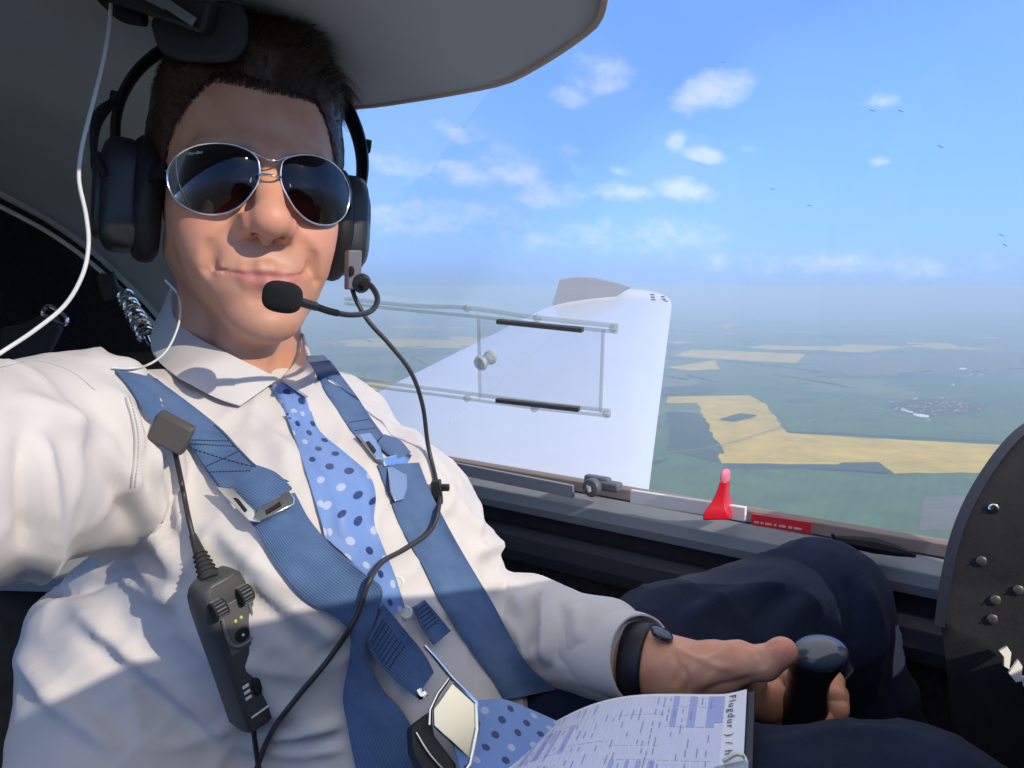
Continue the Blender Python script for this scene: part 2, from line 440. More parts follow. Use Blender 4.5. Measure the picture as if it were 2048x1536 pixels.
# ================================================================== LAND
GZ = -520.0
def on_ground(px, py, z=GZ):
    r = ray(px, py); t = z / r.z; return r * t
def mat_land():
    m = mat('land', (.06, .09, .03), .95, spec=.1); N, L, p = nodes(m)
    tc = N.new('ShaderNodeTexCoord')
    def vor(scale, sx, sy, rot):
        mp = N.new('ShaderNodeMapping'); mp.inputs['Scale'].default_value = (scale * sx, scale * sy, 0)
        mp.inputs['Rotation'].default_value = (0, 0, R(rot))
        L.new(tc.outputs['Object'], mp.inputs['Vector'])
        v = N.new('ShaderNodeTexVoronoi'); v.distance = 'CHEBYCHEV'; v.inputs['Scale'].default_value = 1.0; v.inputs['Randomness'].default_value = .85
        L.new(mp.outputs[0], v.inputs['Vector']); return v
    v = vor(1 / 700, 1.0, 2.2, 24)
    cr = N.new('ShaderNodeValToRGB'); cr.color_ramp.interpolation = 'CONSTANT'
    sep = N.new('ShaderNodeSeparateColor'); L.new(v.outputs['Color'], sep.inputs[0]); L.new(sep.outputs[0], cr.inputs[0])
    cols = [(.045, .095, .03), (.085, .13, .04), (.03, .06, .028), (.12, .13, .055), (.05, .105, .04), (.14, .12, .075), (.035, .08, .03), (.075, .115, .05), (.50, .38, .04), (.05, .1, .035)]
    el = cr.color_ramp.elements; el[0].color = (*cols[0], 1); el[0].position = 0
    el[1].color = (*cols[1], 1); el[1].position = .14
    for i, pos in enumerate((.26, .38, .5, .6, .7, .8, .9, .94)):
        e = el.new(pos); e.color = (*cols[i + 2], 1)
    n = N.new('ShaderNodeTexNoise'); n.inputs['Scale'].default_value = 1 / 2600; n.inputs['Detail'].default_value = 8; n.inputs['Roughness'].default_value = .6
    L.new(tc.outputs['Object'], n.inputs['Vector'])
    mr = N.new('ShaderNodeMapRange'); mr.inputs['From Min'].default_value = .56; mr.inputs['From Max'].default_value = .6
    L.new(n.outputs['Fac'], mr.inputs['Value'])
    wood = N.new('ShaderNodeMix'); wood.data_type = 'RGBA'; wood.inputs[7].default_value = (.02, .04, .022, 1)
    L.new(mr.outputs[0], wood.inputs[0]); L.new(cr.outputs[0], wood.inputs[6])
    n2 = N.new('ShaderNodeTexNoise'); n2.inputs['Scale'].default_value = 1 / 90; n2.inputs['Detail'].default_value = 6
    mp2 = N.new('ShaderNodeMapping'); mp2.inputs['Scale'].default_value = (.4, 1.6, 1); mp2.inputs['Rotation'].default_value = (0, 0, R(24))
    L.new(tc.outputs['Object'], mp2.inputs['Vector']); L.new(mp2.outputs[0], n2.inputs['Vector'])
    hs = N.new('ShaderNodeHueSaturation'); L.new(wood.outputs[2], hs.inputs['Color'])
    m2 = N.new('ShaderNodeMapRange'); m2.inputs['To Min'].default_value = .6; m2.inputs['To Max'].default_value = 1.5
    L.new(n2.outputs['Fac'], m2.inputs['Value']); L.new(m2.outputs[0], hs.inputs['Value'])
    L.new(hs.outputs[0], p.inputs['Base Color'])
    return m
def crop(m, rot, lines):
    N, L, p = nodes(m); src = p.inputs['Base Color'].links[0].from_socket; tc = N.new('ShaderNodeTexCoord')
    mp = N.new('ShaderNodeMapping'); mp.inputs['Rotation'].default_value = (0, 0, R(rot)); L.new(tc.outputs['Object'], mp.inputs[0])
    w = N.new('ShaderNodeTexWave'); w.inputs['Scale'].default_value = lines; w.inputs['Distortion'].default_value = 1.5; w.inputs['Detail'].default_value = 3; w.inputs['Detail Scale'].default_value = .3; L.new(mp.outputs[0], w.inputs[0])
    n = N.new('ShaderNodeTexNoise'); n.inputs['Scale'].default_value = .006; n.inputs['Detail'].default_value = 11; n.inputs['Roughness'].default_value = .68; L.new(mp.outputs[0], n.inputs['Vector'])
    a = N.new('ShaderNodeMath'); a.operation = 'MULTIPLY_ADD'; L.new(w.outputs['Fac'], a.inputs[0]); a.inputs[1].default_value = .09; L.new(n.outputs['Fac'], a.inputs[2])
    mr = N.new('ShaderNodeMapRange'); L.new(a.outputs[0], mr.inputs[0]); mr.inputs['From Min'].default_value = .3; mr.inputs['From Max'].default_value = .95; mr.inputs['To Min'].default_value = .62; mr.inputs['To Max'].default_value = 1.35
    h = N.new('ShaderNodeHueSaturation'); L.new(src, h.inputs['Color']); L.new(mr.outputs[0], h.inputs['Value']); L.new(h.outputs[0], p.inputs['Base Color'])
def build_land():
    s = 60000.0
    g = mesh('ground', [(-s, -s, GZ), (s, -s, GZ), (s, s, GZ), (-s, s, GZ)], [(0, 1, 2, 3)], mat_land(), smooth=False)
    tag(g, kind='structure')
    rape = mat('rapeseed', (.64, .43, .02), .95, spec=.1, col2=(.50, .35, .025), vscale=.012, detail=9)
    green = mat('green_crop', (.07, .14, .035), .95, spec=.1, col2=(.05, .095, .03), vscale=.01, detail=9)
    brown = mat('bare_soil', (.15, .125, .1), .95, spec=.1, col2=(.11, .1, .08), vscale=.01, detail=8)
    wood = mat('woodland', (.02, .045, .025), .95, spec=.1, col2=(.035, .06, .03), vscale=.02, detail=8)
    crop(rape, 62, .012); crop(green, 30, .010); crop(brown, 80, .010); crop(wood, 0, .001)
    F = [
     (rape, [(1335, 793), (1500, 790), (1535, 812), (1575, 866), (1700, 874), (2060, 893), (2060, 945), (1790, 947), (1758, 924), (1620, 924), (1455, 922), (1425, 870), (1395, 806), (1335, 806)]),
     (rape, [(1345, 711), (1385, 699), (1612, 708), (1592, 726), (1400, 716)]),
     (rape, [(1335, 735), (1430, 720), (1440, 738), (1380, 741)]),
     (rape, [(1520, 694), (1700, 692), (1680, 700), (1530, 699)]), (rape, [(1655, 702), (1690, 688), (1820, 693), (1730, 705)]),
     (rape, [(1810, 684), (1900, 687), (1925, 697), (1830, 694)]), (rape, [(1330, 683), (1400, 684), (1350, 688)]),
     (rape, [(1440, 650), (1462, 648), (1468, 656), (1448, 657)]), (rape, [(1570, 637), (1800, 637), (1760, 641)]),
     (rape, [(640, 684), (760, 676), (960, 682), (930, 696), (720, 694)]), (rape, [(900, 672), (985, 676), (975, 690), (905, 690)]),
     (green, [(1575, 862), (1540, 812), (1505, 788), (1620, 782), (1990, 812), (2060, 830), (2060, 886), (1700, 868)]),
     (green, [(1445, 928), (1790, 952), (2060, 950), (2060, 1150), (1200, 1150), (1200, 830), (1400, 830), (1428, 880)]),
     (green, [(1450, 742), (1590, 730), (1640, 760), (1600, 776), (1360, 780)]),
     (brown, [(1620, 716), (2060, 702), (2060, 745), (1700, 752)]),
     (brown, [(1850, 995), (2060, 985), (2060, 1050), (1838, 1060)]),
     (wood, [(1445, 926), (1620, 928), (1760, 929), (1785, 946), (1700, 940), (1460, 936)]),
     (wood, [(1560, 800), (1630, 798), (1628, 805), (1580, 806)]), (wood, [(1438, 838), (1480, 826), (1515, 830), (1470, 842)]),
     (wood, [(1770, 806), (1850, 796), (1985, 806), (1960, 826), (1850, 832), (1790, 822)]),
     (wood, [(1330, 775), (1430, 768), (1440, 782), (1330, 790)]), (wood, [(1335, 822), (1400, 826), (1430, 880), (1440, 925), (1335, 900)]),
    ]
    for i, (m, pts) in enumerate(F):
        P = [on_ground(x, y, GZ + .6 + .25 * i) for (x, y) in pts]
        # roughen the hedged edges
        Q = []
        for a, b in zip(P, P[1:] + P[:1]):
            n = max(2, int((b - a).length / 60)); n = min(n, 40)
            for k in range(n):
                q = a.lerp(b, k / n); w = 0 if k == 0 else min(12, (b - a).length * .03)
                Q.append((q.x + random.uniform(-w, w), q.y + random.uniform(-w, w), q.z))
        o = mesh('field', Q, [tuple(range(len(Q)))], m, smooth=False); tag(o, kind='structure')
    # hedges and tree lines, and pale tracks
    rnd = random.Random(11); hb = MB(); A_ = R(24)
    for k in range(240):
        x = rnd.uniform(-6500, 9000); y = rnd.uniform(1900, 12500); a = A_ + (math.pi / 2 if rnd.random() < .5 else 0) + rnd.gauss(0, .12); ln = rnd.uniform(150, 900)
        u = Vector((math.cos(a), math.sin(a), 0)); v = Vector((-u.y, u.x, 0)); p = Vector((x, y, GZ)); t = 0
        while t < ln:
            w = rnd.uniform(3, 7); h = rnd.uniform(4, 9); seg = rnd.uniform(18, 45)
            q_ = p + u * t; qx, qy, _ = proj(np.array([[q_.x, q_.y, q_.z]]))
            if 1330 < qx[0] < 2080 and 784 < qy[0] < 960: t += seg; continue
            hb.box(p + u * t + v * rnd.uniform(-4, 4) + Vector((0, 0, h / 2 + 4)), u * seg * .5, v * w, Vector((0, 0, h / 2))); t += seg * rnd.uniform(.8, 1.5)
    tag(hb.build('tree_lines', wood, smooth=False), kind='stuff')
    trk = mat('pale_track', (.17, .17, .13), .9)
    for pts in [[(1330, 905), (1440, 890), (1600, 845), (1760, 822), (2060, 800)], [(1640, 770), (1720, 800), (1800, 830), (1960, 870), (2060, 884)], [(1990, 700), (1950, 760), (1870, 815)]]:
        c = catmull([tuple(on_ground(x, y, GZ + 7)) for x, y in pts], 40); L2 = []; R2 = []
        for i in range(40):
            d = Vector(c[min(i + 1, 39)]) - Vector(c[max(i - 1, 0)]); d.normalize(); n_ = Vector((-d.y, d.x, 0)) * 3.0; L2.append(Vector(c[i]) + n_); R2.append(Vector(c[i]) - n_)
        o = mesh('country_road', L2 + R2, [(i, i + 1, 40 + i + 1, 40 + i) for i in range(39)], trk, smooth=False); tag(o, kind='structure')
    # village: small houses among trees
    hw = mat('house_wall', (.7, .68, .62), .9); hr = mat('house_roof', (.32, .16, .11), .9); hg = mat('shed_roof', (.75, .77, .8), .6)
    spots = [(1808, 823, 1), (1818, 827, 1), (1829, 831, 0), (1838, 834, 1), (1846, 836, 1), (1857, 842, 0), (1852, 815, 0), (1873, 806, 0), (1886, 811, 0), (1900, 815, 0),
             (1921, 808, 0), (1866, 826, 0), (1880, 824, 0), (1893, 829, 0), (1912, 824, 0), (1935, 817, 0), (1795, 812, 0), (1790, 822, 0), (1925, 740, 1), (1942, 743, 0), (1960, 706, 0), (1905, 770, 0)]
    for k in range(30): spots.append((rnd.gauss(1880, 52), rnd.gauss(817, 9), 0))
    for k in range(10): spots.append((rnd.gauss(1950, 25), rnd.gauss(742, 4), 0))
    for (x, y, big) in spots:
        c = on_ground(x, y); a = random.uniform(0, 3.14); l, w, h = (38, 16, 6) if big else (15, 10, 5)
        u = Vector((math.cos(a), math.sin(a), 0)); v = Vector((-u.y, u.x, 0)); up = Vector((0, 0, 1))
        e = empty('house', c, 'tiny white shed with a pale roof on the village edge, far below' if big else 'tiny house with a red roof in the village far below', 'house', 'village houses far below')
        MB().box(c + up * h / 2, u * l / 2, v * w / 2, up * h / 2).build('wall', hw, e, smooth=False)
        mb = MB(); poly = [c + up * h - v * w * .56 - u * l * .53, c + up * h + v * w * .56 - u * l * .53, c + up * (h + w * .45) - u * l * .53]
        mb.prism(poly, u * l * 1.06); mb.build('roof', hg if big else hr, e, smooth=False)
build_land()

# ================================================================== AIRCRAFT
AX = empty('aircraft', (0, 0, 0), 'white motor glider, its cockpit seen from inside with one long wing outside the window', 'aircraft')
A0 = Vector((-.124, 1.15, -.27))
S = Vector((.812, -.583, 0)); O = Vector((.583, .812, 0)); UP = Vector((0, 0, 1))
def W(s, o, z): return A0 + S * s + O * o + UP * z
OC = -.52
def width_at(s):      # half width of the cockpit shell
    if s > -.5: return .52
    return .52 - .20 * min(1.0, ((-.5 - s) / 1.1)) ** 1.5
def height_at(s): return (.53 if s > -.5 else .53 - .12 * min(1, (-.5 - s) / 1.1) ** 1.5)
def arch(s, ang, k=1.0):   # ang 0 = port sill, pi = starboard sill
    w = width_at(s) * k; h = height_at(s) * k
    c = math.cos(ang); sn = math.sin(ang)
    return W(s, OC + w * math.copysign(abs(c) ** .9, c), h * abs(sn) ** .9 if sn > 0 else 0)
def on_arch(px, py, k=1.0):
    """where the sight line meets the shell, as (s, ang, point)"""
    r = ray(px, py)
    def f(t):
        p = r * t - A0; s = p.dot(S); o = p.dot(O) - OC; z = p.z
        w = width_at(s) * k; h = height_at(s) * k
        return (abs(o) / w) ** (2 / .9) + (max(z, 0) / h) ** (2 / .9) - 1, s, o, z
    t0 = .05; 
    for i in range(400):
        t1 = t0 + .01
        if f(t1)[0] > 0: break
        t0 = t1
    for _ in range(30):
        tm = (t0 + t1) / 2
        if f(tm)[0] > 0: t1 = tm
        else: t0 = tm
    _, s, o, z = f(t0)
    w = width_at(s) * k; h = height_at(s) * k
    c = math.copysign(min(1, abs(o) / w) ** (1 / .9), o); sn = min(1, max(z, 0) / h) ** (1 / .9)
    return s, math.atan2(sn, c), r * t0

grey_paint = mat('grey_paint', (.24, .265, .30), .42, bump=.05, bscale=60)
liner = mat('grey_liner', (.47, .51, .54), .62, bump=.12, bscale=900, var=.06, vscale=5)
dark_trim = mat('dark_trim', (.018, .019, .024), .75, bump=.2, bscale=500)
carpet = mat('dark_carpet', (.035, .030, .032), .95, bump=.9, bscale=700, var=.35, vscale=120)
black_plastic = mat('black_plastic', (.016, .017, .019), .42, bump=.12, bscale=1500)
soft_black = mat('soft_black', (.012, .012, .014), .8, bump=.3, bscale=900)
chrome = mat('polished_steel', (.78, .78, .76), .16, metal=1.0)
alu = mat('brushed_aluminium', (.62, .64, .66), .34, metal=1.0, bump=.05, bscale=300)
bronze = mat('bronze_gasket', (.27, .22, .20), .5, bump=.1, bscale=200)
red_pl = mat('red_plastic', (.62, .012, .03), .32, coat=.3)
pink_pl = mat('faded_pink', (.75, .22, .32), .4)
white_gel = mat('white_gelcoat', (.43, .47, .53), .38, coat=.25, var=.02, vscale=3)
white_tape = mat('white_tape', (.78, .78, .76), .5)

def mat_glass():
    m = bpy.data.materials.new('canopy_acrylic'); m.use_nodes = True
    nt = m.node_tree; N = nt.nodes; L = nt.links; N.clear()
    out = N.new('ShaderNodeOutputMaterial'); tr = N.new('ShaderNodeBsdfTransparent'); gl = N.new('ShaderNodeBsdfGlossy')
    df = N.new('ShaderNodeBsdfDiffuse'); tl = N.new('ShaderNodeBsdfTranslucent')
    tr.inputs[0].default_value = (.965, .975, .985, 1); gl.inputs['Roughness'].default_value = .02
    df.inputs[0].default_value = (.8, .82, .86, 1); tl.inputs[0].default_value = (.8, .82, .86, 1)
    fr = N.new('ShaderNodeFresnel'); fr.inputs[0].default_value = 1.35
    mu = N.new('ShaderNodeMath'); mu.operation = 'MULTIPLY'; mu.inputs[1].default_value = .8; L.new(fr.outputs[0], mu.inputs[0])
    mi = N.new('ShaderNodeMath'); mi.operation = 'MINIMUM'; mi.inputs[1].default_value = .2; L.new(mu.outputs[0], mi.inputs[0])
    m1 = N.new('ShaderNodeMixShader'); L.new(mi.outputs[0], m1.inputs[0]); L.new(tr.outputs[0], m1.inputs[1]); L.new(gl.outputs[0], m1.inputs[2])
    m0 = N.new('ShaderNodeMixShader'); m0.inputs[0].default_value = .6; L.new(df.outputs[0], m0.inputs[1]); L.new(tl.outputs[0], m0.inputs[2])
    tc = N.new('ShaderNodeTexCoord'); nz = N.new('ShaderNodeTexNoise'); nz.inputs['Scale'].default_value = 3.0; nz.inputs['Detail'].default_value = 6
    mp = N.new('ShaderNodeMapping'); mp.inputs['Scale'].default_value = (3.0, 3.0, .5); mp.inputs['Rotation'].default_value = (.3, 0, 0)
    L.new(tc.outputs['Object'], mp.inputs[0]); L.new(mp.outputs[0], nz.inputs['Vector'])
    mr = N.new('ShaderNodeMapRange'); mr.inputs['From Min'].default_value = .42; mr.inputs['From Max'].default_value = .8
    mr.inputs['To Min'].default_value = .008; mr.inputs['To Max'].default_value = .075; L.new(nz.outputs['Fac'], mr.inputs['Value'])
    m2 = N.new('ShaderNodeMixShader'); L.new(mr.outputs[0], m2.inputs[0]); L.new(m1.outputs[0], m2.inputs[1]); L.new(m0.outputs[0], m2.inputs[2])
    L.new(m2.outputs[0], out.inputs[0]); return m
glass = mat_glass()
def mat_clear(name, tint=(.9, .93, .92), dens=.25):
    m = bpy.data.materials.new(name); m.use_nodes = True
    nt = m.node_tree; N = nt.nodes; L = nt.links; N.clear()
    out = N.new('ShaderNodeOutputMaterial'); tr = N.new('ShaderNodeBsdfTransparent'); tr.inputs[0].default_value = (*tint, 1)
    pr = N.new('ShaderNodeBsdfPrincipled'); pr.inputs['Base Color'].default_value = (.62, .63, .60, 1); pr.inputs['Roughness'].default_value = .12
    mx = N.new('ShaderNodeMixShader'); mx.inputs[0].default_value = dens
    L.new(tr.outputs[0], mx.inputs[1]); L.new(pr.outputs[0], mx.inputs[2]); L.new(mx.outputs[0], out.inputs[0]); return m
clear_rail = mat_clear('clear_acrylic_rail', dens=.23)
clear_pane = mat_clear('clear_acrylic_pane', (.96, .97, .98), .045)

# canopy: one bubble from sill to sill
def build_canopy():
    G = []; ns, na = 60, 60
    for i in range(ns):
        s = -1.7 + 3.1 * i / (ns - 1)
        G.append([arch(s, math.pi * j / (na - 1)) for j in range(na)])
    V = [p for r in G for p in r]
    o = mesh('canopy_bubble', V, grid_faces(ns, na), glass, AX)
    # insect streaks on the outside of the bubble
    im = mat('insect_mark', (.30, .38, .55), .8)
    for (x, y, l, a) in [(1745, 221, 16, 15), (1802, 222, 20, 20), (1881, 293, 22, 25), (1545, 378, 14, 10), (1619, 411, 18, 15), (1447, 124, 5, 0), (2003, 470, 22, 20), (2010, 490, 18, 30), (1862, 565, 5, 0)]:
        p = on_arch(x, y, .995)[2]; q = on_arch(x + l * .5 * math.cos(R(a)), y + l * .5 * math.sin(R(a)), .995)[2]
        ax = (q - p) * .7; n = p.normalized(); ay = n.cross(ax).normalized() * .0004
        MB().ell(p, ax, ay, n * .0003, 8, 4).build('insect_mark', im, o)
build_canopy()

# grey lining: the rear shell and the tongue over the seats
def build_liner():
    # outline in (s, ang) on the shell
    px = [(1211, -12), (1205, 18), (1188, 48), (1130, 92), (1070, 130), (1010, 160), (930, 178), (850, 192), (760, 206), (690, 216), (640, 250), (590, 330), (520, 450), (440, 570), (385, 640), (335, 655), (285, 598), (215, 530), (110, 450), (0, 385), (-80, 345)]
    P = [on_arch(x, y, .965)[:2] for (x, y) in px]
    extra = [(P[0][0] + .02, P[0][1] + .06), (P[0][0] + .03, P[0][1] + .14), (P[0][0] + .02, P[0][1] + .24), (P[0][0] - .03, P[0][1] + .38), (P[0][0] - .1, P[0][1] + .65), (P[0][0] - .3, P[0][1] + 1.0), (P[0][0] - .7, P[0][1] + 1.4), (P[-1][0] - .3, P[0][1] + 1.6), (P[-1][0] - .5, 1.2)]
    ring = P + [(P[-1][0] - .12, P[-1][1] + .05)] + extra[::-1]
    ring = catmull([(a, b, 0) for a, b in ring] + [(ring[0][0], ring[0][1], 0)], 240)[:-1, :2]
    c = np.array([-.62, 1.45])
    nr = 44; V = []
    for i in range(nr):
        t = ((i + .0) / (nr - 1))
        for q in ring:
            s, a = c + (q - c) * t
            V.append(arch(s, max(.02, min(math.pi - .02, a)), .965))
    F = grid_faces(nr, len(ring), True)
    o = mesh('roof_liner', V, F, liner, AX)
    md = o.modifiers.new('thickness', 'SOLIDIFY'); md.thickness = .006; md.offset = 0
    edge = [arch(s, max(.02, min(math.pi - .02, a)), .962) for s, a in ring]
    k = len(edge)
    tr_ = catmull([(a, b, 0) for a, b in P], 120)[:, :2]; edge = [arch(s, max(.02, a), .962) for s, a in tr_]
    mb = MB(); mb.tube(edge, .0032, 8)
    mb.build('edge_trim', mat('tan_edge', (.55, .42, .34), .6), o)
    return ring
LR = build_liner()

# rear canopy frame, spring and dark luggage bay
def build_rear():
    fr = mat('frame_metal', (.72, .73, .68), .5, metal=.0, var=.1, vscale=20)
    A = [on_arch(x, y, .955)[2] for (x, y) in [(-90, 338), (0, 388), (90, 437), (170, 493), (240, 556), (300, 618), (350, 680)]]
    o = tube('canopy_frame', A, .0105, fr, AX, 10, 50)
    A2 = [p * .985 + Vector((0, 0, -.022)) for p in A]
    tube('canopy_frame_strip', A2, .0045, mat('frame_strip', (.80, .80, .74), .4), o, 8, 50)
    A3 = [p * .992 + Vector((0, 0, -.011)) for p in A]
    tube('seal', A3, .004, dark_trim, o, 8, 50)
    # gas strut bracket and coil spring
    sp = []
    a = U(248, 588, 1.02); b = U(292, 672, .95); ax = (b - a); n = 10
    u = ax.orthogonal().normalized(); w = ax.normalized().cross(u)
    for k in range(n * 14 + 1):
        t = k / (n * 14); an = 2 * math.pi * k / 14
        sp.append(a + ax * t + (u * math.cos(an) + w * math.sin(an)) * .0095)
    e = MB(); e.tube(sp, .0022, 6)
    e.tube([U(205, 548, 1.04), U(222, 560, 1.035), U(238, 578, 1.03), U(248, 590, 1.02)], .003, 6, 12)
    e.tube([U(292, 672, .95), U(300, 690, .95)], .003, 6)
    e.build('coil_spring', chrome, AX)
    mb = MB(); mb.box(U(218, 572, 1.03), (.011, 0, .004), (0, .004, 0), (-.004, 0, .016)); mb.box(U(212, 556, 1.03), (.008, 0, 0), (0, .006, 0), (0, 0, .006))
    mb.build('bracket', black_plastic, AX, bevel=.001)
    cl = MB(); cl.tube([U(88, 618, .9), U(100, 612, .9), U(132, 634, .9), U(130, 648, .9), U(118, 646, .9), U(86, 628, .9), U(88, 618, .9)], .0022, 6, 40)
    cl.build('snap_hook', chrome, AX)
    nb = MB()
    G = [U(0, 655, .98), U(45, 648, .97), U(82, 628, .95), U(108, 632, .95), U(118, 660, .95), U(95, 705, .95), U(60, 720, .96), U(0, 720, .98)]
    nb.prism(G, (0, .012, 0)); nb.build('pouch', mat('pouch_cloth', (.045, .045, .042), .9, bump=.5, bscale=300), AX, bevel=.003)
    # dark flank of the luggage bay below the canopy frame
    fx = [-700, -400, -90, 0, 90, 170, 240, 300, 350, 420, 500]; fy = [150, 240, 318, 366, 415, 470, 532, 594, 655, 740, 820]
    G = []
    for x in np.linspace(-700, 470, 40):
        y0 = float(np.interp(x, fx, fy)); G.append([on_arch(x, y, .985)[2] for y in np.linspace(y0, 1150, 26)])
    sheet('luggage_bay_side', np.array([[list(p) for p in r] for r in G]), .004, carpet, AX)
    # bay: bulkhead, floor, side walls
    def slab(name, pts, m, th=(0, 0, -.01)):
        b = MB(); b.prism(pts, th); return b.build(name, m, AX, smooth=False)
    # rear bulkhead closes the tail end below the lining
    slab('rear_bulkhead', [W(-1.55, .02, -.75), W(-1.55, -1.08, -.75), W(-1.55, -1.08, .5), W(-1.55, .02, .5)], dark_trim, -S * .01)
    slab('luggage_shelf', [W(-.72, .03, .0), W(-1.55, .03, .0), W(-1.55, -1.08, .0), W(-.72, -1.08, .0)], dark_trim)
    slab('seat_bulkhead', [W(-.72, .02, -.75), W(-.78, .02, .10), W(-.78, -1.08, .10), W(-.72, -1.08, -.75)], dark_trim, -S * .01)
    slab('cockpit_floor', [W(-1.55, .04, -.72), W(1.5, .04, -.72), W(1.5, -1.1, -.72), W(-1.55, -1.1, -.72)], carpet)
    slab('starboard_wall', [W(-1.55, -1.07, -.75), W(1.5, -1.07, -.75), W(1.5, -1.05, .0), W(-1.55, -1.05, .0)], carpet, -O * .02)
    slab('firewall', [W(1.05, .05, -.75), W(1.05, -1.1, -.75), W(1.02, -1.1, .10), W(1.02, .05, .10)], dark_trim, S * .01)
    slab('shade_block', [W(.84, -.16, -.30), W(.86, -1.02, -.30), W(.86, -1.0, .20), W(.84, -.85, .33), W(.84, -.62, .345), W(.84, -.46, .30), W(.84, -.33, .265), W(.84, -.24, .24), W(.84, -.15, .14)], dark_trim, S * .16)  # unseen panel extension, top edge shaped to shade the belly and lap
    # seat back and pan, grey green cushion seen at the lower left corner
    seat = mat('seat_fabric', (.07, .075, .07), .9, bump=.5, bscale=400, var=.2, vscale=30)
    st = MB(); st.box(W(-.66, -.30, -.30), S * .035 + UP * .01, O * .24, UP * .34 - S * .1)
    st.box(W(-.30, -.30, -.66), S * .30, O * .24, UP * .05)
    st.build('seat', seat, AX, bevel=.02)
    s2 = MB(); s2.box(W(-.66, -.82, -.36), S * .035, O * .22, UP * .30 - S * .1); s2.box(W(-.30, -.82, -.66), S * .30, O * .22, UP * .05)
    s2.build('seat', seat, AX, bevel=.02)
build_rear()

# port sill, rails and wall panel (profiles pushed along the cockpit side)
def strip(name, prof, s0, s1, m, parent=AX, bevel=0.0, n=2):
    """prof: closed polygon of (o, z)"""
    V = []; k = len(prof)
    for i in range(n):
        s = s0 + (s1 - s0) * i / (n - 1)
        V += [W(s, o, z) for (o, z) in prof]
    F = [(i * k + j, i * k + (j + 1) % k, (i + 1) * k + (j + 1) % k, (i + 1) * k + j) for i in range(n - 1) for j in range(k)]
    F += [tuple(range(k)), tuple(range((n - 1) * k, n * k))[::-1]]
    b = MB(); b.add(V, F); return b.build(name, m, parent, smooth=False, bevel=bevel)
def rect(o0, o1, z0, z1): return [(o0, z0), (o1, z0), (o1, z1), (o0, z1)]
strip('window_gasket', [(-.004, -.002), (.012, -.002), (.012, .012), (.004, .015), (-.002, .011)], -1.2, 1.3, bronze, bevel=.001)
RAIL = strip('window_rail', [(.010, -.042), (-.020, -.042), (-.024, -.030), (-.022, -.016), (-.006, -.004), (.010, -.003)], -1.2, 1.3, grey_paint, bevel=.0012)
strip('rail_groove', rect(-.004, .012, -.066, -.043), -1.2, 1.3, dark_trim)
strip('lower_rail', [(.010, -.115), (-.016, -.115), (-.020, -.098), (-.018, -.078), (-.008, -.068), (.010, -.067)], -1.2, 1.3, mat('dull_grey_paint', (.035, .042, .058), .5, bump=.05, bscale=80), bevel=.0012)
strip('side_wall', [(.012, -.75), (-.004, -.75), (.004, -.45), (.002, -.117), (.012, -.117)], -1.4, 1.5, carpet)

